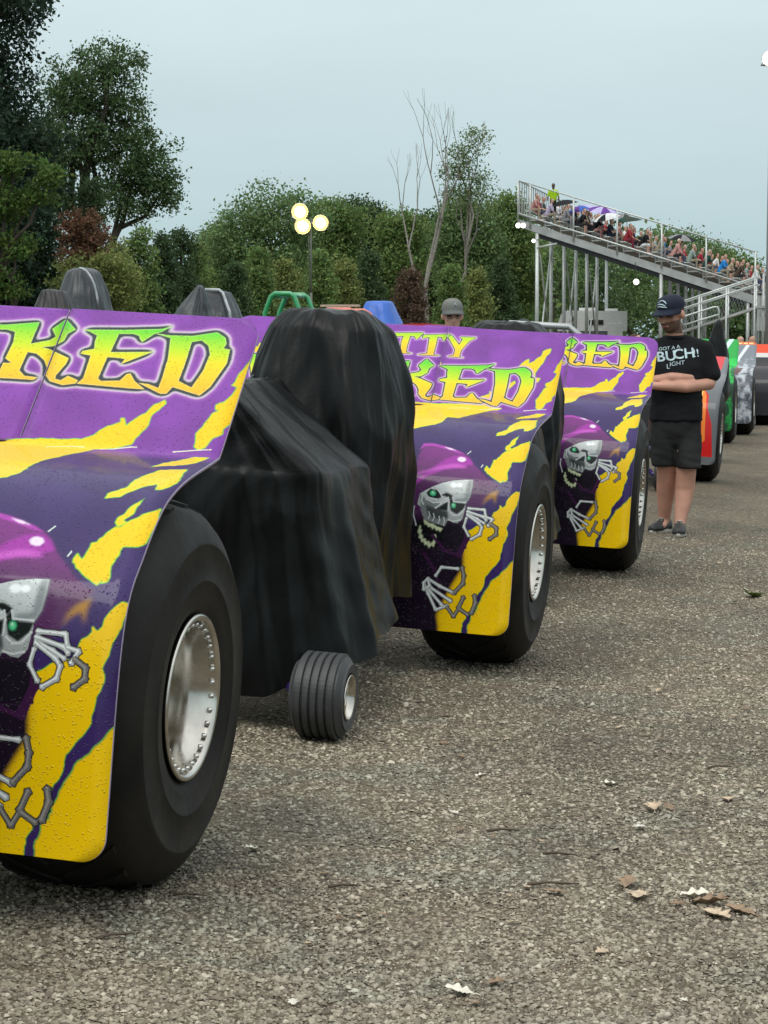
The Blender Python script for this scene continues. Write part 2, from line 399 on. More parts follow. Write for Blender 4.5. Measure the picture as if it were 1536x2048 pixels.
ART_G = {
 'hood': [[543,1235],[521,1183],[506,1133],[504,1012],[489,940],[456,936],[404,950],[334,973],[293,996],[255,1045],[174,1128],[116,1161],[155,1193],[182,1240],[187,1265],[245,1325],[235,1446],[520,1468]],
 'robe': [[576,1355],[299,1334],[254,1404],[245,1524],[291,1609],[348,1742],[336,1793],[334,1815],[536,1832]],
 'band': [[530,1209],[486,1152],[436,1095],[388,1032],[345,1004],[313,998],[278,1012],[255,1045],[277,1057],[331,1069],[383,1095],[437,1132],[479,1170],[515,1225]],
 'band2': [[509,984],[497,940],[456,935],[396,949],[334,973],[302,991],[332,986],[393,966],[453,951],[490,957]],
 'hl1': [[331,1021],[325,1010],[314,1007],[298,1011],[290,1023],[298,1035],[309,1037],[323,1033]],
 'hl2': [[404,952],[369,959],[343,972],[376,967]],
 'd1': [[294,988],[280,966],[277,969],[290,990]],
 'd2': [[219,1061],[213,1041],[210,1047],[216,1064]],
 'skull': [[411,1185],[377,1166],[324,1148],[277,1139],[239,1137],[236,1177],[240,1220],[256,1254],[254,1262],[262,1318],[284,1340],[305,1338],[326,1327],[339,1356],[380,1347],[430,1335],[443,1308],[447,1285],[469,1270],[463,1221],[437,1202]],
 'face': [[463,1221],[432,1243],[382,1255],[366,1250],[337,1252],[326,1323],[339,1356],[380,1347],[430,1335],[451,1293]],
 'cheek': [[433,1267],[379,1283],[333,1292],[326,1319],[382,1328],[416,1314]],
 'eyeL': [[435,1215],[418,1194],[388,1202],[364,1230],[383,1241],[420,1236]],
 'eyeR': [[330,1243],[316,1226],[310,1242],[293,1251],[255,1251],[262,1275],[290,1301],[318,1287]],
 'nose': [[382,1286],[364,1270],[334,1248],[333,1288],[358,1286]],
 'brow': [[407,1185],[381,1198],[369,1222],[347,1208],[334,1211],[313,1222],[325,1239],[353,1223],[372,1230]],
 'shade': [[260,1142],[239,1137],[236,1177],[240,1220],[257,1252],[309,1250],[303,1233],[264,1226]],
 'pupL': [[420,1217],[416,1205],[407,1201],[395,1205],[390,1215],[393,1225],[405,1229],[415,1225]],
 'pupR': [[319,1265],[317,1254],[309,1250],[300,1254],[297,1263],[300,1273],[307,1276],[315,1273]],
 'tu': [[435,1332],[422,1339],[405,1349],[393,1348],[371,1361],[361,1362],[346,1367],[357,1383],[364,1374],[373,1379],[383,1365],[390,1374],[401,1361],[409,1366],[421,1352],[426,1357]],
 'tl': [[448,1359],[442,1364],[445,1376],[436,1380],[441,1396],[430,1403],[431,1417],[417,1416],[414,1429],[402,1425],[395,1436],[384,1425],[379,1411],[384,1395],[374,1395],[371,1408],[373,1426],[379,1451],[390,1442],[399,1456],[411,1441],[420,1446],[426,1430],[436,1433],[439,1418],[449,1416],[447,1400],[456,1389],[452,1375]]}
ART_Y = {
 'T1': [[831,61],[683,46],[700,79],[710,92],[723,73],[744,72],[747,134],[744,178],[707,183],[770,184],[778,113],[776,74],[806,79],[812,92]],
 'T2': [[680,61],[554,46],[571,81],[581,90],[591,68],[612,68],[611,124],[612,181],[575,186],[691,187],[642,177],[646,111],[650,73],[671,77],[682,89]],
 'Y': [[562,64],[547,51],[500,111],[489,74],[503,60],[426,58],[457,84],[485,145],[487,185],[459,190],[546,186],[514,179],[513,140]],
 't6': [[198,220],[169,183],[159,174],[154,205],[133,188],[124,171],[104,150],[98,119],[66,98],[62,120],[81,149],[83,176],[112,252],[112,286],[83,284],[96,316],[138,265]],
 't7': [[588,544],[380,484],[353,474],[235,486],[287,519],[358,622],[391,682],[405,749],[450,831],[518,916],[548,822],[568,648]]}
ART_B = [[11,0,[[243,1271],[170,1272],[163,1299]]],[11,0,[[245,1285],[171,1303],[158,1318]]],[10,0,[[244,1295],[198,1314],[166,1331]]],[11,0,[[244,1299],[188,1333],[175,1349],[182,1380],[218,1404]]],[11,0,[[163,1303],[132,1310],[149,1341]]],[12,1,[[141,1329],[111,1348],[110,1374],[138,1398]]],[10,0,[[246,1313],[254,1352],[229,1391]]],[12,0,[[394,1588],[339,1617],[274,1641]]],[13,1,[[274,1641],[238,1597],[237,1564],[247,1528]]],[12,0,[[411,1608],[389,1650],[349,1720]]],[11,0,[[349,1720],[299,1698]]],[11,1,[[302,1702],[269,1743],[246,1701]]],[12,0,[[388,1621],[285,1678]]],[12,0,[[391,1632],[321,1700]]],[13,1,[[250,1705],[231,1655]]],[12,1,[[246,1708],[206,1730]]],[14,1,[[192,1722],[177,1676],[184,1644]]],[11,0,[[361,1574],[338,1534],[263,1535]]],[12,0,[[411,1608],[394,1588],[384,1620],[409,1637],[411,1608]]]]
PW, PS = 1640, 1800                 # artwork sheet in mm; column 0 is u = -10 mm
U0 = -10
KS = .62                            # canvas pixels per mm
def poly_mask(pts, W, H, u0, flip=None, ss=2):
    """coverage of a closed outline, even-odd, supersampled"""
    P = np.array(pts, float)
    if flip is not None: P[:, 0] = flip - P[:, 0]
    P[:, 0] -= u0
    P *= KS
    x0, y0 = np.floor(P.min(0)).astype(int) - 1; x1, y1 = np.ceil(P.max(0)).astype(int) + 2
    x0, y0, x1, y1 = max(x0, 0), max(y0, 0), min(x1, W), min(y1, H)
    if x1 <= x0 or y1 <= y0: return None
    gx_ = (np.arange((x1-x0)*ss) + .5) / ss + x0; gy_ = (np.arange((y1-y0)*ss) + .5) / ss + y0
    ins = np.zeros((len(gy_), len(gx_)), bool)
    for (ax, ay), (bx, by) in zip(P, np.roll(P, -1, 0)):
        if ay == by: continue
        rows = ((ay <= gy_) & (gy_ < by)) | ((by <= gy_) & (gy_ < ay))
        if not rows.any(): continue
        xc = ax + (gy_[rows] - ay) * (bx - ax) / (by - ay)
        ins[rows] ^= gx_[None, :] < xc[:, None]
    cov = ins.reshape(y1-y0, ss, x1-x0, ss).mean((1, 3)).astype(np.float32)
    return (x0, y0, x1, y1), cov
def box_blur(a, r):
    r = int(max(1, r))
    for ax in (0, 1):
        p = np.pad(a, [(r+1, r) if i == ax else (0, 0) for i in range(2)], mode='edge').cumsum(ax, dtype=np.float64)
        n = a.shape[ax]
        a = ((p[2*r+1:2*r+1+n] - p[:n]) if ax == 0 else (p[:, 2*r+1:2*r+1+n] - p[:, :n])) / (2*r+1)
    return a.astype(np.float32)
def blur(a, r):
    r *= KS
    for _ in range(3 if r > 2.5 else 2): a = box_blur(a, max(1, round(r * .6)))
    return a
class Canvas:
    def __init__(s, W=PW, H=PS, u0=U0):
        s.W, s.H, s.u0 = int(W * KS), int(H * KS), u0
        s.c = np.zeros((s.H, s.W, 3), np.float32)
    def mask(s, polys, flip=None):
        m = np.zeros((s.H, s.W), np.float32)
        for p in polys:
            r = poly_mask(p, s.W, s.H, s.u0, flip)
            if r: (x0, y0, x1, y1), c = r; m[y0:y1, x0:x1] = np.maximum(m[y0:y1, x0:x1], c)
        return m
    def put(s, m, color):
        color = np.asarray(color, np.float32)
        s.c = s.c * (1 - m[..., None]) + color * m[..., None]
    def poly(s, p, color, flip=None, soft=0):
        r = poly_mask(p, s.W, s.H, s.u0, flip)
        if not r: return
        (x0, y0, x1, y1), c = r
        if soft:
            q = int(soft * KS * 3) + 2; X0, Y0, X1, Y1 = max(0, x0-q), max(0, y0-q), min(s.W, x1+q), min(s.H, y1+q)
            m = np.zeros((Y1-Y0, X1-X0), np.float32); m[y0-Y0:y1-Y0, x0-X0:x1-X0] = c; c = blur(m, soft); x0, y0, x1, y1 = X0, Y0, X1, Y1
        v = s.c[y0:y1, x0:x1]
        s.c[y0:y1, x0:x1] = v * (1 - c[..., None]) + np.asarray(color, np.float32) * c[..., None]
    def line(s, pts, w, color, flip=None, taper=False):
        for k in range(len(pts) - 1):
            a, b_ = np.array(pts[k], float), np.array(pts[k+1], float)
            d = b_ - a; l = np.hypot(*d)
            if l < .5: continue
            d /= l; nrm = np.array([-d[1], d[0]])
            w0 = w * .62; w1 = w * .62
            kn = [a - d*w*.5, a + nrm*w*.66 - d*w*.1, a + nrm*w0*.75 + d*l*.2, b_ + nrm*w1*.75 - d*l*.2, b_ + nrm*w*.66, b_ + d*w*.5,
                  b_ - nrm*w*.66, b_ - nrm*w1*.75 - d*l*.2, a - nrm*w0*.75 + d*l*.2, a - nrm*w*.66 - d*w*.1]
            s.poly(kn, color, flip)
    def image(s, name):
        im = bpy.data.images.new(name, s.W, s.H, alpha=False, float_buffer=True)
        a = np.ones((s.H, s.W, 4), np.float32); a[..., :3] = s.c[::-1]
        im.pixels.foreach_set(a.ravel()); im.pack()
        return im

PURPLE = (.205, .045, .335); INDIGO = (.040, .020, .115); YELLOW = (.90, .57, .002); LIME = (.22, .62, .03); OUT = (.030, .040, .042)
SHEET_W = 1620
def rough_edge(p, amp, seed):
    """torn-paper jitter along an outline"""
    r = np.random.default_rng(seed); o = []
    P = np.array(p, float)
    for a, b_ in zip(P, np.roll(P, -1, 0)):
        l = np.hypot(*(b_ - a)); k = max(1, int(l / 11))
        for t in np.arange(k) / k:
            o.append(a + (b_ - a) * t + (r.random(2) - .5) * amp)
    return o
def base_art(with_t1=True, extra=()):
    c = Canvas()
    s_ = np.arange(c.H, dtype=np.float32)[:, None] / KS
    t = np.clip((s_ - 505) / 60, 0, 1)[..., None]
    c.c[:] = np.array(PURPLE) * (1 - t) + np.array(INDIGO) * t
    v = np.random.default_rng(3).random((c.H // 10 + 1, c.W // 10 + 1)).astype(np.float32)
    v = blur(np.repeat(np.repeat(v, 10, 0), 10, 1)[:c.H, :c.W], 40)
    c.c *= (1 + .07 * np.clip((v - v.mean()) / v.std(), -2, 2))[..., None]
    T, G = ART_T, ART_G
    for flip in (None, SHEET_W):
        # robe of the hooded figure and the yellow field, with a soft burnt edge between them
        yl = list(T['yl'])
        c_y = c.mask([rough_edge([(380, 1440) if i == 14 else (380, 1900) if i == 15 else (p[0], 1900) if p[1] > 1785 else p for i, p in enumerate(yl)], 5, 1)], flip)
        green = blur(c_y, 3.2); c.put(np.clip(green * 2.4, 0, 1), LIME)
        c.put(np.clip((c_y - .1) * 1.1, 0, 1), YELLOW)
        robe = c.mask([G['robe'] + []], flip)
        hood = c.mask([G['hood']], flip)
        c.put(np.clip(blur(robe, 22) * 1.25, 0, 1) * .75 * (c_y > .05), (.26, .075, .01))
        c.put(np.clip(blur(robe, 12) * 1.3 - .1, 0, 1), (.012, .006, .016))
        c.put(blur(hood, 4), (.085, .022, .095))
        up_ = np.clip((1175 - s_) / 170, 0, 1); c.put(blur(hood, 6) * up_ * .75, (.24, .03, .25))
        low = np.clip((s_ - 1290) / 60, 0, 1)
        c.put(hood * low, (.010, .006, .013))
        for k, colr, soft in (('band', (.36, .03, .36), 6), ('band2', (.42, .05, .42), 4)):
            c.poly(G[k], colr, flip, soft)
        bt = np.array(G['band'], float); m_ = bt.mean(0)
        c.poly((bt - m_) * [.8, .35] + m_ + [-6, -8], (.58, .10, .55), flip, 7)
        for k in ('hl1', 'hl2'): c.poly(G[k], (.85, .70, .88), flip, 1.2)
        for k in ('d1', 'd2'): c.poly(G[k], (.65, .75, .68), flip)
        # torn streaks
        for i, k in enumerate(('t2', 't2b', 't3', 't4', 't5')):
            p = rough_edge(T[k], 5, 20 + i)
            mk = c.mask([p], flip)
            c.put(np.clip(blur(mk, 3.0) * 2.4, 0, 1), LIME); c.put(np.clip(blur(mk, 1.6) * 2 - .98, 0, 1), YELLOW)
        p = rough_edge([(700, 510)] + T['t1'][:-1] + [(560, 830), (700, 900)], 5, 33)
        for q in [p] + list(extra):
            mk = c.mask([q], flip)
            c.put(np.clip(blur(mk, 3.0) * 2.4, 0, 1), LIME); c.put(np.clip(blur(mk, 1.6) * 2 - .98, 0, 1), YELLOW)
        c.poly(T['t5b'], (.42, .21, .03), flip, 8)
        mk = c.mask([rough_edge([(p[0], 1900) if p[1] > 1785 else p for p in T['yr']], 5, 50)], flip)
        c.put(np.clip(blur(mk, 3.0) * 2.4, 0, 1) * (mk < .9), LIME); c.put(np.clip(blur(mk, 1.6) * 2 - .98, 0, 1), YELLOW)
        # scratches
        for a in ([(480, 520), (420, 500), (380, 498)], [(130, 492), (60, 478), (30, 474)], [(330, 505), (250, 485), (235, 484)]):
            c.line(a, 3.5, (.75, .78, .55), flip)
        # the skull
        c.poly(np.array(G['skull'], float), (.012, .012, .014), flip, 2.5)
        sk = c.mask([G['skull']], flip)
        gm_ = np.clip((np.array(s_) - 1130) / 230, 0, 1)
        shade = (.70 - .40 * gm_)[..., None] * np.array((.92, 1.0, .99))
        e_ = np.clip((blur(sk, 4) - .45) * 3, 0, 1)[..., None] * .999
        c.c = c.c * (1 - e_) + shade * e_
        c.poly(G['face'], (.20, .215, .22), flip, 4)
        c.poly(G['cheek'], (.05, .055, .058), flip, 5)
        c.poly(G['shade'], (.25, .28, .285), flip, 5)
        sm_ = np.array(G['skull'], float)
        cx_, cy_ = np.array(G['shade'], float).mean(0)
        c.poly([(cx_ + 30 + 13*math.cos(t), cy_ - 36 + 10*math.sin(t)) for t in np.linspace(0, 6.28, 14)], (.95, 1, 1), flip, 2)
        c.poly([(cx_ + 56 + 16*math.cos(t), cy_ - 34 + 12*math.sin(t)) for t in np.linspace(0, 6.28, 14)], (.92, .98, .98), flip, 2)
        for k in ('brow', 'eyeL', 'eyeR', 'nose'): c.poly(G[k], (.010, .014, .013), flip, .8)
        # light bone ridges round the sockets, nose and cheek
        for w, pts in ((5,[(383,1241),(404,1239),(425,1234)]),(6,[(432,1243),(398,1257),(366,1254),(340,1232)]),(7,[(387,1280),(365,1262),(338,1244)]),(5,[(336,1228),(329,1251),(330,1288)]),(6,[(321,1291),(304,1306),(280,1302),(258,1274)]),(6,[(316,1226),(310,1246),(257,1246)]),(5,[(326,1327),(301,1331),(270,1323)]),(5,[(398,1190),(380,1204),(362,1230)]),(4,[(414,1330),(408,1314),(414,1298)]),(4,[(394,1336),(387,1320),(393,1304)]),(4,[(368,1346),(364,1330),(367,1315)]),(4,[(344,1353),(341,1332),(347,1317)]),(6,[(450,1228),(451,1253),(441,1268)]),(6,[(481,1279),(483,1311),(464,1362)])):
            c.line(pts, w, (.60, .64, .64), flip)
        for k in ('pupL', 'pupR'):
            c.poly(G[k], (.02, .30, .13), flip, 3); c.poly((np.array(G[k], float) - np.mean(G[k], 0)) * .7 + np.mean(G[k], 0), (.12, .62, .30), flip, 1.5)
            c.poly((np.array(G[k], float) - np.mean(G[k], 0)) * .22 + np.mean(G[k], 0) + [2, -4], (.85, 1, .88), flip, 1)
        c.poly(rough_edge([(440, 1335), (345, 1368), (330, 1400), (370, 1455), (420, 1450), (460, 1410), (462, 1350)], 6, 9), (.004, .004, .005), flip, 3)
        for k in ('tu', 'tl'):
            c.poly(G[k], (.0, .0, .0), flip, 2.5); c.poly(G[k], (.60, .66, .42), flip, .7)
        # folds of the robe
        for pts in ([(390, 1400), (330, 1460), (260, 1480), (230, 1400)], [(420, 1480), (360, 1560), (340, 1640)], [(250, 1330), (240, 1400), (270, 1470)]):
            c.line(pts, 14, (.045, .010, .050), flip)
        # skeletal hands
        for w, kind, pts in ART_B:
            c.line(pts, w * 1.25 + 5, (.010, .010, .012), flip)
        for w, kind, pts in ART_B:
            c.line(pts, w * 1.25 - 1, (.15, .145, .14) if kind else (.42, .45, .45), flip)
            c.line([(u + 1.5, s - 1.5) for u, s in pts], w * .42, (.30, .28, .26) if kind else (.80, .84, .84), flip)
    return c

# lettering: jagged blackletter, the letters the sheet shows plus the rest of the word in the same hand
def wicked(dx, ds, k=1.0):
    def f(p): return [(p_[0] * k + dx, p_[1] * k + ds) for p_ in p]
    T = ART_T
    C = [(790, 110), (820, 78), (900, 70), (960, 92), (985, 150), (960, 235), (900, 272), (800, 280), (775, 262), (800, 225), (830, 238), (885, 232), (915, 190), (912, 130), (880, 112), (840, 122), (815, 150)]
    I = [(1000, 80), (1085, 74), (1110, 84), (1072, 108), (1068, 240), (1100, 268), (990, 272), (1020, 240), (1026, 108)]
    Wl = [(1120, 78), (1200, 70), (1185, 100), (1200, 200), (1235, 110), (1225, 84), (1290, 78), (1275, 105), (1300, 205), (1340, 110), (1325, 82), (1420, 66), (1390, 105), (1330, 280), (1290, 284), (1258, 190), (1215, 285), (1178, 282), (1145, 110)]
    return [f(T['K']), f(T['E']), f(T['D']), f(C), f(I), f(Wl)], [f(T['Dh'])]
def pretty():
    Y = ART_Y
    E_ = [(905, 52), (1000, 40), (985, 70), (950, 62), (945, 92), (975, 88), (970, 108), (942, 108), (940, 150), (985, 148), (995, 168), (890, 172), (912, 150), (915, 72)]
    Rr = [(1010, 172), (1060, 110), (1025, 100), (1015, 60), (1050, 42), (1150, 40), (1135, 60), (1115, 62), (1112, 150), (1140, 172), (1065, 172), (1085, 150), (1085, 122), (1045, 172)]
    P_ = [(1170, 60), (1205, 42), (1300, 40), (1285, 62), (1265, 64), (1262, 150), (1290, 172), (1210, 172), (1235, 150), (1235, 112), (1190, 112), (1170, 90)]
    return [Y['T1'], Y['T2'], Y['Y'], E_, Rr, P_], [[(1198, 66), (1236, 62), (1236, 94), (1200, 92)], [(1045, 64), (1086, 62), (1086, 92), (1048, 88)]]
def letter(c, fills, holes, ow, top, bot):
    m = c.mask(fills)
    for h in holes: m *= 1 - c.mask([h])
    out = np.clip(blur(m, ow) * 5, 0, 1)
    glow = blur(out, 8)
    c.put(np.clip(glow * 2.2, 0, 1) * .8, (.66, .25, .72))
    c.put(np.clip(blur(out, 3.6) * 2.8 - .25, 0, 1), (.92, .80, .92))
    c.put(out, OUT)
    s_ = np.arange(c.H, dtype=np.float32)[:, None] / KS + 0 * m
    t = np.clip((s_ - top) / (bot - top), 0, 1)[..., None]
    g0, g1, g2, g3 = np.array((.10, .62, .03)), np.array((.50, .70, .01)), np.array((.85, .62, .006)), np.array((.86, .46, .02))
    colr = np.where(t < .33, g0 + (g1 - g0) * (t / .33), np.where(t < .55, g1 + (g2 - g1) * ((t - .33) / .22), g2 + (g3 - g2) * ((t - .55) / .45)))
    edge = np.clip(m - np.clip(blur(m, 3.5) * 2 - 1, 0, 1), 0, 1)
    colr = colr * (1 - .6 * edge[..., None]) + np.array((.80, .86, .40)) * .6 * edge[..., None]
    c.c = c.c * (1 - m[..., None]) + colr * m[..., None]

artA = base_art()
f_, h_ = wicked(0, 0)
letter(artA, f_, h_, 13.0, 60, 285)
imgA = artA.image('panel_artwork_wide_word')
artB = base_art(extra=[rough_edge(ART_Y['t6'] , 5, 70), rough_edge([(700, 480)] + [p for p in ART_Y['t7'][1:7]] + [(700, 640)], 5, 71)])
f_, h_ = wicked(45, 168, 1.04)
letter(artB, f_, h_, 9.0, 232, 470)
f_, h_ = pretty()
letter(artB, f_, h_, 5.5, 20, 190)
imgB = artB.image('panel_artwork_two_words')
del artA, artB

def panel_mat(name, img, drops=1.0):
    m = bpy.data.materials.new(name); m.use_nodes = True
    N, L = m.node_tree.nodes, m.node_tree.links; b = N['Principled BSDF']
    uv = N.new('ShaderNodeUVMap'); uv.uv_map = 'sheet'
    t = N.new('ShaderNodeTexImage'); t.image = img; t.extension = 'EXTEND'
    L.new(uv.outputs[0], t.inputs[0]); L.new(t.outputs[0], b.inputs['Base Color'])
    b.inputs['Roughness'].default_value = .34
    b.inputs['Specular IOR Level'].default_value = .12; b.inputs['Coat Weight'].default_value = .45; b.inputs['Coat Roughness'].default_value = .09
    # rain beads
    tc = N.new('ShaderNodeTexCoord')
    hs = []
    for sc, thr in ((150, .32), (88, .22)):
        v = N.new('ShaderNodeTexVoronoi'); v.inputs['Scale'].default_value = sc; L.new(tc.outputs['Object'], v.inputs['Vector'])
        sp = N.new('ShaderNodeSeparateColor'); L.new(v.outputs['Color'], sp.inputs[0])
        mr = N.new('ShaderNodeMapRange'); mr.inputs[1].default_value = 0; mr.inputs[3].default_value = 1; mr.inputs[4].default_value = 0
        mu = N.new('ShaderNodeMath'); mu.operation = 'MULTIPLY'; mu.inputs[1].default_value = thr * 1.4
        L.new(sp.outputs[0], mu.inputs[0]); L.new(mu.outputs[0], mr.inputs[2]); L.new(v.outputs['Distance'], mr.inputs[0])
        gt = N.new('ShaderNodeMath'); gt.operation = 'GREATER_THAN'; gt.inputs[1].default_value = .35; L.new(sp.outputs[1], gt.inputs[0])
        m3 = N.new('ShaderNodeMath'); m3.operation = 'MULTIPLY'; L.new(mr.outputs[0], m3.inputs[0]); L.new(gt.outputs[0], m3.inputs[1]); hs.append(m3)
    ad = N.new('ShaderNodeMath'); ad.operation = 'ADD'; L.new(hs[0].outputs[0], ad.inputs[0]); L.new(hs[1].outputs[0], ad.inputs[1])
    wv = N.new('ShaderNodeTexNoise'); wv.inputs['Scale'].default_value = 5.0; L.new(tc.outputs['Object'], wv.inputs['Vector'])
    bw = N.new('ShaderNodeBump'); bw.inputs['Strength'].default_value = .12; bw.inputs['Distance'].default_value = .02; L.new(wv.outputs['Fac'], bw.inputs['Height'])
    bp = N.new('ShaderNodeBump'); bp.inputs['Strength'].default_value = .75 * drops; bp.inputs['Distance'].default_value = .004
    L.new(ad.outputs[0], bp.inputs['Height']); L.new(bw.outputs[0], bp.inputs['Normal'])
    L.new(bp.outputs[0], b.inputs['Normal']); L.new(bp.outputs[0], b.inputs['Coat Normal'])
    return m
M['artA'] = panel_mat('panel_print_wide_word', imgA)
M['artB'] = panel_mat('panel_print_two_words', imgB)

# ------------------------------------------------------------------ pulling tractors
HW = .81                                    # half of the overall width
NODES = [(-.4227,1.5038), (-.0877,1.1384), (.195,1.065), (.390,.925), (.520,.735), (.579,.1935)]   # sheet in side view: forward, height
def profile(nodes):
    P = [np.array(p) for p in nodes]
    Q = [2*P[1]-P[2]] + P[1:] + [2*P[-1]-P[-2]]
    o = [P[0] + (P[1]-P[0]) * t for t in np.arange(12)/12]
    for i in range(1, len(Q)-2):
        a, b_, c, d = Q[i-1:i+3]
        for t in np.arange(24)/24:
            o.append(.5*((2*b_)+(c-a)*t+(2*a-5*b_+4*c-d)*t*t+(-a+3*b_-3*c+d)*t**3))
    o.append(P[-1])
    o = np.array(o); s = np.concatenate([[0], np.cumsum(np.hypot(*np.diff(o, axis=0).T))])
    return o, s
def sheet(name, pr, ua, ub, s0, s1, r_tl=0, r_bl=0, flip=False, inset=None, ub_low=None, crease=.4957):
    """a bent sheet-metal panel: columns ua..ub (metres from the outer edge), rows s0..s1 along the side-view profile, rounded outer corners"""
    o, S = pr
    rows = sorted(set(np.round(np.concatenate([np.linspace(s0, s1, 70), s0 + r_tl*(1-np.cos(np.linspace(0, np.pi/2, 9))) if r_tl else [s0],
                                               s1 - r_bl*(1-np.cos(np.linspace(0, np.pi/2, 9))) if r_bl else [s1]]), 5)))
    nc = 14; V = []; UV = []
    for s in rows:
        f = np.interp(s, S, o[:, 0]); h = np.interp(s, S, o[:, 1])
        a = ua + (inset(s) if inset else 0)
        if r_tl and s < s0 + r_tl: a += r_tl - math.sqrt(max(0, r_tl**2 - (s0 + r_tl - s)**2))
        if r_bl and s > s1 - r_bl: a += r_bl - math.sqrt(max(0, r_bl**2 - (s - s1 + r_bl)**2))
        e_ = ub if (ub_low is None or s < crease) else ub + (ub_low - ub) * min(1, (s - crease) / .01)
        for j in range(nc + 1):
            u = a + (e_ - a) * j / nc
            V.append(((HW - u) * (-1 if flip else 1), -f, h))
            uu = (1.62 - u) if flip else u
            UV.append(((uu * 1000 - U0) / PW, 1 - s * 1000 / PS))
    F = []
    for i in range(len(rows) - 1):
        for j in range(nc):
            q = (i*(nc+1)+j, (i+1)*(nc+1)+j, (i+1)*(nc+1)+j+1, i*(nc+1)+j+1)
            F.append(q if flip else q[::-1])
    me = np_mesh(name, V, F, True)
    l = me.uv_layers.new(name='sheet')
    idx = np.empty(len(me.loops), np.int32); me.loops.foreach_get('vertex_index', idx)
    l.data.foreach_set('uv', np.array(UV, np.float32)[idx].ravel())
    return me
def place_sheet(name, me, mats, parent):
    o = ob(name, me, mats, parent)
    sm = o.modifiers.new('thickness', 'SOLIDIFY'); sm.thickness = .009; sm.offset = -1; sm.material_offset = 1; sm.material_offset_rim = 2
    return o
def taper(s): return .027 * min(1, max(0, (s - .50) / .35))

def tyre_mesh(R, w, r_rim, lugs=True):
    """outer sidewall at x = 0, tyre reaching inwards to x = -w"""
    mb = MB()
    half = [(-.045, r_rim-.012), (-.022, r_rim+.01), (-.006, r_rim+.05), (-.002, r_rim+(R-r_rim)*.30), (.0005, r_rim+(R-r_rim)*.31), (.0005, r_rim+(R-r_rim)*.325), (-.001, r_rim+(R-r_rim)*.335), (0, r_rim+(R-r_rim)*.45), (-.005, r_rim+(R-r_rim)*.62), (-.0035, r_rim+(R-r_rim)*.63), (-.0045, r_rim+(R-r_rim)*.645), (-.010, r_rim+(R-r_rim)*.68), (-.032, R-.055), (-.060, R-.026), (-.10, R-.012), (-w*.36, R-.003), (-w*.5, R)]
    prof = half + [(-w - x, r) for x, r in half[-2::-1]]
    mb.lathe(prof, 84)
    if lugs:
        n = 26
        for k in range(n):
            for side in (0, 1):
                a0 = 2*math.pi*(k + .5*side)/n
                pts = []
                for t in np.linspace(0, 1, 6):
                    xx = -.075 - t*(w*.5 - .09); 
                    if side: xx = -w - xx
                    rr = np.interp(-xx if not side else w+xx, [.03, .06, .10, w*.5], [R-.050, R-.022, R-.008, R+.003])
                    pts.append((xx, a0 + t*.30, rr))
                V = []
                for xx, a, rr in pts:
                    for da, dr in ((-.042, -.012), (-.032, .005), (.032, .005), (.042, -.012)):
                        V.append((xx, (rr+dr)*math.cos(a+da), (rr+dr)*math.sin(a+da)))
                F = [(i*4+j, i*4+j+1, i*4+j+5, i*4+j+4) for i in range(5) for j in range(3)] + [(0,1,2,3), (23,22,21,20)]
                mb.add(V, F)
    return mb.mesh('tyre')
ME = {}
ME['rear_tyre'] = tyre_mesh(.515, .50, .212)
def rim_mesh():
    mb = MB()
    mb.lathe([(-.030,.198), (-.012,.219), (-.004,.222), (.000,.214), (-.004,.205), (-.016,.200), (-.040,.197), (-.060,.182), (-.105,.178), (-.150,.176), (-.165,.160), (-.160,.115), (-.150,.085), (-.120,.070), (-.100,.066), (-.098,.0)], 72)
    return mb.mesh('rim')
ME['rim'] = rim_mesh()
_b = MB(); _b.lathe([(-.004,.0065), (.006,.0065), (.0085,.0045), (.0085,0)], 8); ME['bolt'] = _b.mesh('bolt')
def front_tyre():
    mb = MB(); R, w, r = .158, .200, .080
    prof = [(-.02, r-.006), (-.004, r+.012), (0, r+.04), (-.006, R-.035), (-.022, R-.012)]
    ribs = 5; x0, x1 = -.026, -w+.026
    for k in range(ribs):
        a = x0 + (x1-x0)*k/ribs; b_ = x0 + (x1-x0)*(k+1)/ribs; g_ = .006
        prof += [(a - g_*.5, R-.012), (a - g_, R-.001), (b_ + g_, R-.001), (b_ + g_*.5, R-.012)]
    prof += [(-w - x, q) for x, q in prof[4::-1]]
    mb.lathe(prof, 60, smooth=False)
    return mb.mesh('front_tyre')
ME['front_tyre'] = front_tyre()
_b = MB(); _b.lathe([(-.015,.074), (-.004,.084), (.001,.082), (-.004,.075), (-.030,.070), (-.055,.064), (-.055,.028), (-.040,.024), (-.038,0)], 40); ME['front_rim'] = _b.mesh('front_rim')

def wheel(parent, side, first=True):
    """rear wheel on one side (side = +1 seen from the lane)"""
    t = ob('rear_tyre', ME['rear_tyre'], M['rubber'], parent, (side*HW, 0, .508), (0, 0, 0 if side > 0 else math.pi))
    r = ob('rim', ME['rim'], M['alu'], t, (-.006, 0, 0))
    if side > 0:
        for k in range(32):
            a = 2*math.pi*(k+.3)/32
            ob('bolt', ME['bolt'], M['bolt'], t, (-.018 - .006, .2005*math.cos(a)*.955, .2005*math.sin(a)*.955))
    return t

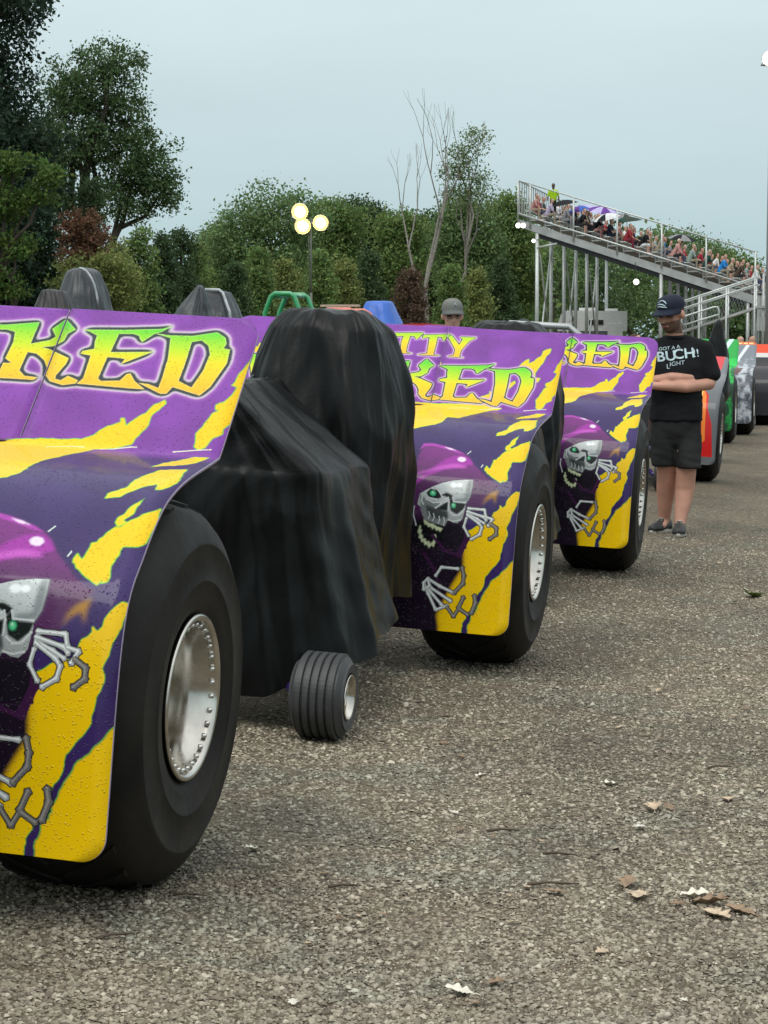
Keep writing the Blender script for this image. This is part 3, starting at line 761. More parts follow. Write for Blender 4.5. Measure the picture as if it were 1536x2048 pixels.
def draped(rings, seed, nt=150, sub=8, amp=.02, folds=7, wrinkle=.006, hem=0., top_amp=.25, hem_fn=None, crease=1.):
    """a cloth lofted over closed cross sections (cx, cy, z, rx, ry, exponent), with long hanging folds"""
    r = np.random.default_rng(seed)
    Rg = np.array(rings, float); k = len(Rg)
    Q = np.vstack([2*Rg[0]-Rg[1], Rg, 2*Rg[-1]-Rg[-2]]); lev = []
    for i in range(1, k):
        for t in np.arange(sub)/sub:
            a, b_, c, d = Q[i-1], Q[i], Q[i+1], Q[i+2]
            m1, m2 = (c-a)*.5*.6, (d-b_)*.5*.6
            lev.append(b_*(2*t**3-3*t*t+1)+m1*(t**3-2*t*t+t)+c*(-2*t**3+3*t*t)+m2*(t**3-t*t))
    lev.append(Rg[-1]); n = len(lev)
    # hanging folds: each a narrow ridge at its own angle that drifts, starts at its own height and fades
    fo = [(r.random()*6.283, (r.random()-.5)*1.5, .05+.13*r.random(), r.random()*.55, .35+.65*r.random(), (1 if r.random() < .6 else -.7)) for _ in range(folds*4)]
    dirs = []                                                # even spacing along the four sides of each section
    for j in range(nt):
        u_ = (j/nt*4+.5) % 4; w_ = (u_ % 1)*2-1; w_ = math.copysign(abs(w_)**.92, w_)
        sx_, sy_ = ((1, w_), (-w_, 1), (-1, -w_), (w_, -1))[int(u_)]
        dirs.append((sx_, sy_, math.atan2(sy_, sx_) % (2*math.pi)))
    V = []
    for i, (cx, cy, z, rx, ry, ex) in enumerate(lev):
        q = i/(n-1)
        for j in range(nt):
            c, s, th = dirs[j]
            k_ = (abs(c)**ex+abs(s)**ex)**(-1/ex); x, y = rx*c*k_, ry*s*k_
            fd = 0.
            for t0, drift, wd, q0, ht, sg in fo:
                d = (th - t0 - drift*(q-q0) + math.pi) % (2*math.pi) - math.pi
                if abs(d) < wd*3 and q > q0:
                    fd += sg*ht*math.exp(-(d/wd)**2)*min(1, (q-q0)*4)
            l = math.hypot(x, y)+1e-6
            nz = noise.noise(Vector((c*5+seed, s*5, z*2.2 + c*2)))*.65 + noise.noise(Vector((c*13+seed, s*13, z*6+s*5)))*.35
            rr = 1 + (amp*(top_amp+(1-top_amp)*q)*fd*min(1, i/4) + wrinkle*nz*min(1, i/2))/max(l, .08)
            dz = wrinkle*.8*noise.noise(Vector((x*8, y*8+seed, 2.)))
            V.append((cx+x*rr, cy+y*rr, z+dz))
    if hem_fn:
        for j in range(nt):
            x, y, z = V[(n-1)*nt+j]; dz = hem_fn(x, y) + hem*noise.noise(Vector((x*5, y*5, seed)))
            for i in range(n*2//3, n):
                w_ = (i - n*2/3)/(n/3); w_ = w_*w_
                p = V[i*nt+j]; V[i*nt+j] = (p[0], p[1], p[2]+dz*w_)
    # crumples: short straight creases with sharp crests, scattered over the cloth
    G_ = np.array(V).reshape(n, nt, 3)
    per = np.linalg.norm(np.diff(np.concatenate([G_, G_[:, :1]], 1), axis=1), axis=2)
    aa = np.concatenate([np.zeros((n, 1)), np.cumsum(per, 1)[:, :-1]], 1); tot = per.sum(1).mean(); aa = aa/np.maximum(per.sum(1, keepdims=True), 1e-6)*tot
    bb = np.concatenate([[0], np.cumsum(np.linalg.norm(np.diff(G_, axis=0), axis=2).mean(1))])[:, None]+0*aa
    hgt = np.zeros_like(aa)
    a2 = (aa-tot/4) % tot                                     # the cloth's own seam lies at the back
    def wob(f): return sum(math.sin(i_)*.0+np.sin(a2*f*(1+.37*i_)+bb*f*(.6-.5*i_)+r.random()*6.28) for i_ in range(3))/3
    for lam, am_, n_ in ((.55, .020, 2), (.30, .011, 2), (.13, .0042, 3)):
        for _ in range(n_):
            an = r.normal(0, .85); x_ = (a2*math.cos(an)+bb*math.sin(an))/lam+.55*wob(6.)+r.random()
            tri = np.abs(x_-np.round(x_))*2                      # flat facets that meet in sharp crests
            hgt += crease*am_*(tri**1.3-.45)*np.clip(.55+.9*wob(4.), 0, 1)
    tx = np.roll(G_, -1, 1)-np.roll(G_, 1, 1); ty = np.gradient(G_, axis=0); nn = np.cross(ty, tx); nn /= np.maximum(np.linalg.norm(nn, axis=2, keepdims=True), 1e-9)
    if np.sum(nn[:, :, :2]*(G_[:, :, :2]-G_[:, :, :2].mean(1, keepdims=True))) < 0: nn = -nn
    hgt *= np.clip(np.minimum(a2, tot-a2)/.12, 0, 1)
    G_ = G_+nn*(hgt*np.minimum(1, .25+np.arange(n)/8)[:, None])[..., None]
    V = [tuple(p) for p in G_.reshape(-1, 3)]
    V.append(tuple(np.mean(V[:nt], 0)+np.array((0, 0, .004))))
    F = [(i*nt+j, (i+1)*nt+j, (i+1)*nt+(j+1) % nt, i*nt+(j+1) % nt) for i in range(n-1) for j in range(nt)]
    me = bpy.data.meshes.new('cover')
    F += [(len(V)-1, j, (j+1) % nt) for j in range(nt)]
    me.from_pydata(V, [], F)
    me.polygons.foreach_set('use_smooth', [True]*len(F)); me.update()
    return me

def pulling_tractor(X, Y, ang, art, label, nodes=NODES, board=True, hoop=0, scale=1., roll=ROLL):
    a = R_(ang)
    zc = ground_h(X, Y)
    ex = Vector((math.cos(a), -math.sin(a), 0))
    loc = Vector((X, Y, zc)) - ex * HW * math.cos(roll) * scale + Vector((0, 0, HW * math.sin(roll) * scale))
    root = empty('pulling_tractor', loc, (0, roll, -a)); root.scale = (scale,)*3
    tag(root, label, 'tractor', 'pulling tractors parked nose to tail')
    pr = profile(nodes); s_end = float(pr[1][-1])
    am = [art, M['panel_back'], M['panel_edge']]
    if board:
        place_sheet('fender', sheet('fender', pr, 0, .566, 0, s_end, .075, .06, False, taper, .72), am, root)
        place_sheet('fender', sheet('fender', pr, 0, .566, 0, s_end, .075, .06, True, taper, .72), am, root)
        place_sheet('centre_panel', sheet('centre_panel', pr, .571, 1.049, .003, .490), am, root)
    else:
        place_sheet('fender', sheet('fender', pr, 0, .60, 0, s_end, .05, .06, False, taper), am, root)
        place_sheet('fender', sheet('fender', pr, 0, .60, 0, s_end, .05, .06, True, taper), am, root)
    for side in (1, -1):
        wheel(root, side)
        f = MB(); f.tube([(side*.20, .35, .46), (side*.20, -1.6, .40), (side*.13, -1.98, .36)], .03, 8); f.build('frame_rail', M['frame_purple'], root)
        ft = ob('front_tyre', ME['front_tyre'], M['rubber_front'], root, (side*.50, -2.20, .156), (0, 0, 0 if side > 0 else math.pi))
        ob('front_rim', ME['front_rim'], M['alu'], ft)
        br = MB(); br.tube([(side*.06, -1.02, 1.0), (side*.02+side*.30, -.05, .95), (side*.34, -.05, .60)], .018, 6); br.build('fender_stay', M['dark_steel'], root)
    ax = MB(); ax.lathe([(-.36,.0), (-.36,.085), (-.12,.10), (-.10,.17), (.10,.17), (.12,.10), (.36,.085), (.36,0)], 24, c=(0, 0, .508)); ax.build('rear_axle', M['dark_steel'], root)
    fa = MB(); fa.tube([(-.31, -2.20, .160), (-.27, -2.16, .165), (-.24, -1.98, .18), (.24, -1.98, .18), (.27, -2.16, .165), (.31, -2.20, .160)], .024, 8); fa.box((0, -1.96, .20), (.40, .10, .14)); fa.build('front_axle', M['frame_purple'], root)
    for nm_, c_, d_, r_ in (('engine_block', (0, -1.35, .62), (.36, 1.15, .42), None), ('cylinder_head', (-.20, -1.3, .78), (.16, .9, .16), (0, .5, 0)), ('cylinder_head', (.20, -1.3, .78), (.16, .9, .16), (0, -.5, 0)), ('blower', (0, -.95, 1.10), (.26, .40, .52), None)):
        bk = MB(); bk.box(c_, d_, r_); bk.build(nm_, M['dark_steel'], root)
    st = MB(); st.box((0, -.02, .66), (.42, .40, .10)); st.build('seat', M['black'], root)
    st = MB(); st.box((0, .20, .92), (.42, .09, .50), (-.18, 0, 0)); st.build('backrest', M['black'], root)
    hp = MB(); hz = 1.46 + hoop
    hp.tube([(-.30, .34, .50), (-.30, .50, hz-.13), (-.27, .52, hz-.05), (-.20, .52, hz), (.20, .52, hz), (.27, .52, hz-.05), (.30, .50, hz-.13), (.30, .34, .50)], .022, 8)
    hp.build('roll_hoop', M['steel'], root)
    return root

trac = []
trac.append(pulling_tractor(*ROW[0], 13.5, M['artA'], 'purple and yellow skull-painted tractor nearest the camera, cut off at the frame edge'))
trac.append(pulling_tractor(*ROW[1], 13.35, M['artB'], 'purple and yellow tractor with two rows of lettering behind tall black covers'))
trac.append(pulling_tractor(*ROW[2], 11.7, M['artA'], 'purple and yellow skull-painted tractor right beside the man in black', hoop=.085))

# rain covers over the engines: cloth laid over the tractors, each a thing of its own
def covers(tr, seed, l1, l2):
    # coordinates of the tractor it lies on
    tall = draped([(.02,-.93,1.550,.10,.10,2.5), (.02,-.93,1.538,.18,.16,2.6), (.02,-.93,1.47,.245,.22,2.7), (.02,-.93,1.32,.290,.26,2.7), (.025,-.95,1.13,.322,.29,2.7), (.035,-.97,.90,.325,.31,2.7), (.05,-1.0,.62,.29,.33,2.6), (.05,-1.02,.36,.30,.34,2.6)], seed, amp=.036, wrinkle=.014, hem=.03, folds=6, hem_fn=lambda x, y: 0, nt=230, sub=13)
    o = ob('engine_cover', tall, M['tarp']); o.matrix_world = tr.matrix_basis
    tag(o, l1, 'cover', 'black rain covers over the row of tractors')
    low = draped([(-.10,-1.72,1.262,.015,.385,9), (-.095,-1.72,1.252,.04,.395,9), (-.062,-1.72,1.11,.175,.398,9), (-.025,-1.72,.962,.315,.400,9), (-.02,-1.72,.925,.332,.402,9), (-.01,-1.715,.76,.348,.412,7), (.02,-1.70,.52,.375,.425,6), (.045,-1.68,.32,.410,.45,5.5)], seed+3, amp=.030, wrinkle=.009, hem=.05, nt=260, sub=13, top_amp=.15, folds=6, hem_fn=lambda x, y: -.175*math.exp(-((x-.06)/.30)**2) + .05*(y+1.7)/.4)
    o2 = ob('nose_cover', low, M['tarp']); o2.matrix_world = tr.matrix_basis
    tag(o2, l2, 'cover', 'black rain covers over the row of tractors')
covers(trac[1], 11, 'tall rounded black rain cover standing in front of the two-word panel', 'peaked black rain cover over the tractor nose above the small ribbed tyre')
covers(trac[2], 12, 'tall black rain cover seen as a sliver beside the tractor by the man', 'black nose cover mostly hidden behind the second big rear tyre')
covers(trac[0], 13, 'tall black rain cover on the nearest tractor, outside the frame', 'black nose cover on the nearest tractor, outside the frame')

# ------------------------------------------------------------------ the other tractors of the row
def art_small(name, fn):
    c = Canvas(); fn(c)
    im = c.image(name); return panel_mat(name + '_print', im, .4)
def fbm(c, seed, cell):
    r = np.random.default_rng(seed); o = 0
    for k, w in ((cell, 1.), (cell*.45, .5), (cell*.2, .3)):
        q = max(2, int(k*KS)); v = r.random((c.H//q+2, c.W//q+2)).astype(np.float32)
        o = o + w*blur(np.repeat(np.repeat(v, q, 0), q, 1)[:c.H, :c.W], k*.5)
    return (o - o.mean())/o.std()
def art_flame(c):
    s_ = np.arange(c.H, dtype=np.float32)[:, None]/KS
    c.c[:] = np.array((.16,.17,.18))*(1.15 - .35*np.clip(s_/900, 0, 1))[..., None]
    for fl in (None, 1620):
        c.poly([(40,0),(330,0),(330,200),(180,330),(150,420),(110,300),(60,220)], (.62,.06,.07), fl)
        c.poly([(210,0),(400,0),(400,250),(260,300),(215,470),(190,300),(180,200)], (.85,.50,.10), fl)
        c.poly([(230,0),(300,120),(255,330),(240,160)], (.88,.72,.45), fl)
        c.poly([(150,800),(220,700),(215,560),(255,720),(300,800),(360,1500),(60,1500),(90,1150),(140,1000)], (.60,.012,.012), fl)
        c.poly([(170,820),(205,700),(215,560),(235,760),(205,1000),(190,1250),(230,1400),(150,1330),(160,1050)], (.85,.22,.02), fl)
        c.poly([(205,640),(216,560),(228,700),(212,850)], (.90,.62,.15), fl)
def art_green(c):
    v = fbm(c, 5, 90)
    s_ = np.arange(c.H, dtype=np.float32)[:, None]/KS
    c.c[:] = np.array((.02,.36,.06)); c.put(np.clip(v*.8, 0, .7)*(s_ > 380), (.03,.62,.10)); c.put(np.clip(-v*.9-.2, 0, .9)*(s_ > 420), (.01,.10,.03))
    for fl in (None, 1620):
        c.poly([(150,0),(420,0),(420,420),(330,300)], (.015,.13,.05), fl)
        c.poly([(70,0),(140,0),(300,330),(330,470),(250,400)], (.62,.74,.74), fl, 4)
        c.poly(rough_edge([(90,760),(260,740),(330,840),(300,980),(200,1050),(110,980)], 30, 2), (.03,.66,.14), fl, 3)
        for p in ((170,850),(240,860),(200,930)): c.poly([(p[0]+26*math.cos(t), p[1]+30*math.sin(t)) for t in np.linspace(0,6.28,9)], (.01,.10,.03), fl, 3)
        lowm = np.clip((s_-1080)/60, 0, 1)*np.clip(v+.5, 0, 1); c.put(lowm*.9, (.008,.05,.02))
        for k in range(7): c.line([(40+70*k, 1560), (120+60*k, 1400), (60+80*k, 1280)], 7, (.03,.40,.10), fl)
def art_silver(c):
    v = fbm(c, 9, 70)
    s_ = np.arange(c.H, dtype=np.float32)[:, None]/KS
    c.c[:] = np.array((.20,.22,.25)); c.put(np.clip(v*.6+.1, 0, .8)*(s_ > 330), (.55,.58,.62)); c.put(np.clip(-v*.7, 0, .75)*(s_ > 760), (.05,.055,.07))
    c.put(np.clip((s_ < 62)*1., 0, 1)+0*v, (.75,.13,.03))
    for fl in (None, 1620):
        for k in range(7): c.poly([(60+90*k,22),(128+90*k,18),(120+90*k,46),(55+90*k,50)], (.85,.66,.30), fl)
        c.poly([(110,70),(170,70),(330,420),(280,430)], (.70,.74,.78), fl, 5)
        c.poly(rough_edge([(260,520),(420,480),(560,560),(540,760),(420,800),(300,720)], 28, 4), (.48,.17,.11), fl, 3)
        c.poly(rough_edge([(180,760),(330,720),(400,900),(260,960)], 22, 5), (.13,.06,.06), fl, 3)
def art_orange(c):
    s_ = np.arange(c.H, dtype=np.float32)[:, None]/KS
    c.c[:] = np.array((.72,.07,.02)); c.put((s_ > 220)*1.+np.zeros((c.H, c.W)), (.62,.60,.58)); c.put((s_ > 330)*1.+np.zeros((c.H, c.W)), (.03,.03,.035))
M['art4'] = art_small('flame_panel', art_flame); M['art5'] = art_small('green_panel', art_green)
M['art6'] = art_small('silver_panel', art_silver); M['art7'] = art_small('orange_panel', art_orange)
LOW = [(-.30,1.335), (-.06,1.16), (.195,1.065), (.390,.925), (.520,.735), (.579,.20)]
trac.append(pulling_tractor(*ROW[3], 12.0, M['art4'], 'grey tractor with red and orange flame fender behind the man in black', LOW, board=False))
trac.append(pulling_tractor(*ROW[4], 12.0, M['art5'], 'bright green painted tractor with dark splashes', scale=1.04, roll=R_(.5)))
trac.append(pulling_tractor(*ROW[5], 12.0, M['art6'], 'silver grey tractor with a thin orange strip along its panel top', scale=1.02, roll=R_(.5)))
trac.append(pulling_tractor(*ROW[6], 12.0, M['art7'], 'tractor with orange-red panel at the far end of the row', roll=R_(.5)))

def cover_on(tr, seed, label, h=1.62, x=.0, y=-.75, peak=False):
    me = draped([(x,y,h,.02 if peak else .10,.02 if peak else .10,2), (x,y,h-.03,.06 if peak else .19,.08,2.2), (x,y,h-.22,.16 if peak else .25,.2,2.4), (x,y,h-.5,.27,.3,2.4), (x,y-.1,h-.8,.33,.5,2.6), (x,y-.3,.30,.38,.8,2.8)], seed, nt=80, sub=5, amp=.04, wrinkle=.012)
    o = ob('engine_cover', me, M['tarp']); o.matrix_world = tr.matrix_basis
    tag(o, label, 'cover', 'black rain covers over the row of tractors'); return o
cover_on(trac[4], 31, 'black rain cover on the green tractor, hidden behind the man', 1.40)
cover_on(trac[3], 32, 'black rain cover on the flame tractor, hidden behind the man', 1.45)
cover_on(trac[5], 33, 'black rain cover squeezed between green and silver tractors', 1.40)
cover_on(trac[6], 34, 'black rain cover on the last tractor of the row', 1.40)

# ------------------------------------------------------------------ second row, beyond the panels
F_PX, P_ = 4380.0, R_(4.257)
def at(px, py, y):
    """world point seen at a photograph position, at distance y along the ground axis"""
    d = ((px-768)/F_PX, 1.0, -(py-1024)/F_PX)
    v = Vector((d[0], d[1]*math.cos(P_)+d[2]*math.sin(P_), -d[1]*math.sin(P_)+d[2]*math.cos(P_)))
    v *= y/v.y
    return Vector((v.x, v.y, CAM_H+v.z))
def covered_tractor(name, label, x, y, rings, m, seed, ang=12., group='covered tractors of the second row'):
    gz = ground_h(x, y)
    me = draped(rings, seed, nt=90, sub=6, amp=.018, wrinkle=.014, folds=4, crease=.55)
    o = ob(name, me, m, None, (x, y, gz), (0, 0, -R_(ang)))
    tag(o, label, 'cover', group); return o
def spots(px, y): p = at(px, 698, y); return p.x, y
x, y = spots(168, 12.6)
o = covered_tractor('tractor_cover', 'slate grey domed cover rising above the nearest purple panel', x, y, [(0,0,1.74,.04,.08,2),(0,0,1.715,.085,.12,2.2),(0,0,1.60,.128,.18,2.4),(.0,0,1.46,.150,.22,2.4),(0,0,1.1,.22,.4,2.4),(0,-.2,.3,.4,.9,2.6)], M['tarp_grey'], 41)
sm_ = MB(); sm_.tube([(.035+.11*math.sin(t*1.45), -.16, 1.735-.24*(1-math.cos(t*1.45))) for t in np.linspace(0, 1, 9)], .007, 6); sm_.build('seam_tape', M['seam'], o)
x, y = spots(112, 12.0)
covered_tractor('tractor_cover', 'low brown-black cover beside the slate grey dome', x, y, [(0,0,1.60,.03,.06,2.2),(0,0,1.59,.065,.1,2.6),(.01,0,1.50,.10,.14,2.6),(.02,0,1.2,.16,.3,2.6),(0,0,.3,.3,.5,2.6)], M['tarp_brown'], 42)
x, y = spots(393, 16.0)
covered_tractor('tractor_cover', 'pointed dark wrinkled cover behind the corner of the nearest panel', x, y, [(.03,0,1.735,.008,.03,2),(.03,0,1.71,.03,.08,2.2),(.0,0,1.60,.09,.14,2.4),(-.02,0,1.50,.13,.2,2.4),(0,0,1.0,.3,.4,2.4),(0,0,.3,.45,.7,2.6)], M['tarp_grey'], 43)
x, y = spots(436, 16.6)
o = covered_tractor('tractor_cover', 'flat-topped grey cover with pale taped edge', x, y, [(0,0,1.70,.05,.1,3),(0,0,1.69,.085,.16,3.5),(.02,0,1.54,.135,.2,3.5),(.02,0,1.3,.2,.3,3),(0,0,.3,.4,.7,2.6)], M['tarp_grey'], 44)
sm_ = MB(); sm_.tube([(-.05,-.16,1.715),(.06,-.165,1.712),(.09,-.17,1.69),(.15,-.2,1.55),(.17,-.23,1.45)], .012, 6); sm_.build('seam_tape', M['seam'], o)
x, y = spots(762, 26.0)
covered_tractor('tractor_cover', 'bright blue tarpaulin over a tractor in the second row', x, y, [(-.02,0,1.83,.10,.1,2.6),(-.02,0,1.81,.15,.2,3),(.0,0,1.6,.23,.3,3),(.05,0,1.2,.34,.5,3),(0,0,.3,.5,.9,2.6)], M['tarp_blue'], 45)
x, y = spots(1434, 27.4)
covered_tractor('tractor_cover', 'pointed black rain cover between the flame fender and the green panel', x, y, [(.02,0,1.765,.012,.03,2),(.015,0,1.72,.045,.07,2.2),(.0,0,1.52,.105,.14,2.4),(.0,0,1.25,.145,.2,2.4),(.01,0,.85,.15,.3,2.4),(-.06,0,.62,.10,.3,2.6),(-.16,0,.1,.10,.4,2.6)], M['tarp'], 47)
x, y = spots(1034, 20.0)
covered_tractor('tractor_cover', 'sagging black cover with a raised fold near the grandstand posts', x, y, [(.05,0,1.60,.02,.04,2),(.05,0,1.58,.06,.1,2.2),(.0,0,1.515,.15,.2,2.4),(-.03,0,1.45,.26,.3,2.4),(0,0,1.0,.4,.6,2.4),(0,0,.3,.5,.9,2.6)], M['tarp'], 46)

def caged_tractor(label, x, y, cage_m, body_m, h, hw, style):
    root = empty('caged_tractor', (x, y, ground_h(x, y)), (0, 0, -R_(12)))
    tag(root, label, 'tractor', 'uncovered tractors of the second row')
    for s in (1, -1):
        t = ob('rear_tyre', ME['rear_tyre'], M['rubber'], root, (s*HW, 0, .508), (0, 0, 0 if s > 0 else math.pi)); ob('rim', ME['rim'], M['alu'], t, (-.006, 0, 0))
        ft = ob('front_tyre', ME['front_tyre'], M['rubber_front'], root, (s*.455, -2.1, .156), (0, 0, 0 if s > 0 else math.pi)); ob('front_rim', ME['front_rim'], M['alu'], ft)
    c = MB()
    for yy in (.35, -.25):
        c.tube([(-hw*1.25, yy, .55), (-hw*1.15, yy, h-.20), (-hw*.75, yy, h-.03), (-hw*.5, yy, h), (hw*.5, yy, h), (hw*.75, yy, h-.03), (hw*1.15, yy, h-.20), (hw*1.25, yy, .55)], .028, 8)
    for s in (-1, 1): c.tube([(s*hw*.6, .35, h-.02), (s*hw*.6, -.25, h-.02)], .022, 6)
    c.build('roll_cage', cage_m, root)
    st = MB(); st.box((.02, .05, h-.33), (.20, .1, .26)); st.build('headrest', M['black'], root)
    st = MB(); st.box((0, .0, .7), (.4, .4, .12)); st.build('seat', M['black'], root)
    bd = MB()
    if style == 'hood':
        prof = []
        for t in np.linspace(0, 1, 12):
            prof.append((-.62+1.24*t, .0, 1.40+.135*math.sin(math.pi*t)**.7))
        bd.loft([[(p[0], yy, p[2]) for p in prof] + [(.62, yy, 1.0), (-.62, yy, 1.0)] for yy in (-.3, .5)], smooth=False)
    bd.loft([[(-.25, yy, .4), (.25, yy, .4), (.22, yy, .95), (-.22, yy, .95)] for yy in (.3, -2.2)], smooth=False)
    bd.build('body', body_m, root)
    ax = MB(); ax.tube([(-.7, 0, .508), (.7, 0, .508)], .07, 10); ax.tube([(-.3, -2.1, .183), (.3, -2.1, .183)], .03, 8); ax.build('axle', M['dark_steel'], root)
    return root
x, y = spots(577, 24.0); caged_tractor('uncovered tractor with a green tubular roll cage and black seat', x, y, M['green_paint'], M['green_paint'], 1.86, .17, 'cage')
x, y = spots(690, 20.0); t_ = caged_tractor('low tractor with orange cage bars and a tan rail on top', x, y, M['orange'], M['orange'], 1.62, .20, 'cage')
tr_ = MB(); tr_.box((-.02, -.1, 1.665), (.36, .05, .02)); tr_.build('top_rail', M['tan'], t_)
x, y = spots(846, 22.5); caged_tractor('tractor with a rounded dark red hood beside the man in the grey cap', x, y, M['red'], M['red'], 1.36, .2, 'hood')

# two white canopy tents far behind the panels
def canopy(label, px, y, w):
    p = at(px, 698, y)
    r = empty('canopy_tent', (p.x, y, 0)); tag(r, label, 'tent', 'white canopy tents')
    m = MB(); m.add([(-w,-w,2.1),(w,-w,2.1),(w,w,2.1),(-w,w,2.1),(0,0,3.0),(-w,-w,1.85),(w,-w,1.85),(w,w,1.85),(-w,w,1.85)], [(0,1,4),(1,2,4),(2,3,4),(3,0,4),(5,6,1,0),(6,7,2,1),(7,8,3,2),(8,5,0,3)]); m.build('roof', M['white'], r)
    for sx in (-1,1):
        for sy in (-1,1):
            q = MB(); q.tube([(sx*w*.97, sy*w*.97, 0), (sx*w*.97, sy*w*.97, 2.1)], .03, 6); q.build('leg', M['steel'], r)
canopy('white peaked canopy tent just showing above the middle panel', 962, 118, 1.4)
canopy('white canopy tent edge beside the man in the grey cap', 932, 120, 1.0)

# ------------------------------------------------------------------ trees
def leaf_mesh(name, C, n_per, spread, size, seed, flat=.5, droop=0.):
    """C: cluster centres (K,3); every cluster is a tuft of leaf-shaped quads"""
    r = np.random.default_rng(seed); C = np.asarray(C, float); K = len(C); n = K*n_per
    c = np.repeat(C, n_per, 0) + r.normal(0, 1, (n, 3))*np.asarray(spread)
    if droop: c[:, 2] -= droop*np.abs(r.normal(0, 1, n))
    u = r.normal(0, 1, (n, 3)); u /= np.linalg.norm(u, axis=1)[:, None]
    w = r.normal(0, 1, (n, 3)); w[:, 2] += flat*2.2; w -= u*(u*w).sum(1)[:, None]; w /= np.linalg.norm(w, axis=1)[:, None]
    v = np.cross(w, u)
    s = size*(.5+.8*r.random(n))[:, None]
    V = np.stack([c+u*s, c+v*s*.55, c-u*s*.9, c-v*s*.55], 1).reshape(-1, 3)
    F = np.arange(n*4).reshape(n, 4)
    return np_mesh(name, V, F)
LM = {}
for k, c_, hi in (('dark', (.066,.110,.046), .02), ('spruce', (.030,.058,.036), .015), ('elm', (.080,.135,.052), .03), ('bright', (.085,.145,.034), .03), ('mid', (.150,.225,.070), .035),
              ('yellowish', (.20,.235,.075), .03), ('far', (.150,.230,.090), .03), ('pale', (.15,.21,.085), .03), ('brown', (.125,.082,.055), .03), ('rust', (.165,.090,.055), .03)):
    LM[k] = mat('leaves_' + k, c_, .62, spec=.2, island=.32, hue_island=hi, transl=.35)
BARK = mat('bark', (.060,.048,.038), .9, var=.3, bump=.6, bump_scale=20)
BARK_PALE = mat('bark_pale', (.24,.22,.19), .9, var=.3, bump=.5, bump_scale=20)

def limb_path(a, b_, seed, sag=.0, k=5):
    r = np.random.default_rng(seed); a, b_ = np.array(a, float), np.array(b_, float); L_ = np.linalg.norm(b_-a)
    return [tuple(a+(b_-a)*t + (r.normal(0, .04*L_, 3) if 0 < t < 1 else 0) + np.array((0, 0, sag*L_*math.sin(math.pi*t)))) for t in np.linspace(0, 1, k)]
def tree(name, label, x, y, h, clumps, leafm, seed, n_cl=90, n_per=26, size=.16, spread=.32, trunk_r=.16, bark=None, group=None, base=(0, 0), lean=(0, 0), droop=0., twigs=True):
    """clumps: ellipsoids (dx, dy, z, rx, ry, rz) that the crown fills, denser outside; limbs run to each"""
    r = np.random.default_rng(seed)
    root = empty(name, (x, y, ground_h(x, y) if y < 60 else 0)); tag(root, label, 'tree', group)
    tb = MB(); zt = max(c[2] for c in clumps)
    tp = limb_path((base[0], base[1], -.1), (lean[0], lean[1], zt), seed, 0, 8)
    tb.tube(tp, list(np.linspace(trunk_r, trunk_r*.18, 8)), 8)
    C = []
    vol = [c[3]*c[5] for c in clumps]; tot = sum(vol)
    for i, (dx, dy, z, rx, ry, rz) in enumerate(clumps):
        n = max(8, int(n_cl*vol[i]/tot))
        d = r.normal(0, 1, (n, 3)); d /= np.linalg.norm(d, axis=1)[:, None]
        rad = r.random(n)**.42
        P = np.stack([dx+d[:, 0]*rx*rad, dy+d[:, 1]*ry*rad, z+d[:, 2]*rz*rad], 1); C.append(P)
        f = np.clip((z-rz*.6)/zt, .15, .95)
        s0 = np.array(tp[int(f*7*.75)])
        tb.tube(limb_path(s0, (dx, dy, z), seed+i), list(np.linspace(trunk_r*.45, trunk_r*.12, 5)), 6)
        if twigs:
            for q in P[::3]:
                tb.tube(limb_path((dx, dy, z-rz*.2), q, seed+i, .05, 4), [trunk_r*.10, trunk_r*.07, trunk_r*.05, trunk_r*.02], 4, caps=False)
    tb.build('trunk', bark or BARK, root)
    C = np.vstack(C)
    ob('crown', leaf_mesh('crown', C, n_per, (spread, spread, spread*.7), size, seed+1, droop=droop), leafm, root)
    return root
def conifer(name, label, x, y, h, rad, leafm, seed, tiers=26, size=.12, n_per=20, group=None, power=.9, tip=.0, spread=.12):
    r = np.random.default_rng(seed); root = empty(name, (x, y, ground_h(x, y) if y < 60 else 0)); tag(root, label, 'tree', group)
    tb = MB(); tb.tube([(0,0,-.1),(0,0,h*.5),(0,0,h*.98)], [h*.018+.03, h*.011+.02, .012], 7)
    C = []
    for k in range(tiers):
        t = (k+.5)/tiers; z = h*(.06+.94*t); R0 = rad*((1-t)**power)*(1+.18*r.normal())+.04+tip
        nb = max(4, int(9*(1-t)+4))
        for j in range(nb):
            a = r.random()*6.283; L_ = R0*(.75+.4*r.random())
            e_ = np.array((L_*math.cos(a), L_*math.sin(a), z-.16*L_+.05*r.normal()))
            if j % 2 == 0: tb.tube([(0, 0, z), tuple(e_)], [.02, .006], 4, caps=False)
            for q in (.5, .78, 1.): C.append(e_*np.array((q, q, 1))+np.array((0, 0, .16*L_*(1-q))))
    tb.build('trunk', BARK, root)
    ob('crown', leaf_mesh('crown', np.array(C), n_per, (spread, spread, spread*.8), size, seed+1, flat=.1, droop=.05), leafm, root)
    return root
def hx(px, y): return (px-768)/F_PX*y
def hz(py, y): return CAM_H + (698-py)/F_PX*y
def W_of(w, y): return w/F_PX*y
G1 = 'trees standing on the far side of the lane'
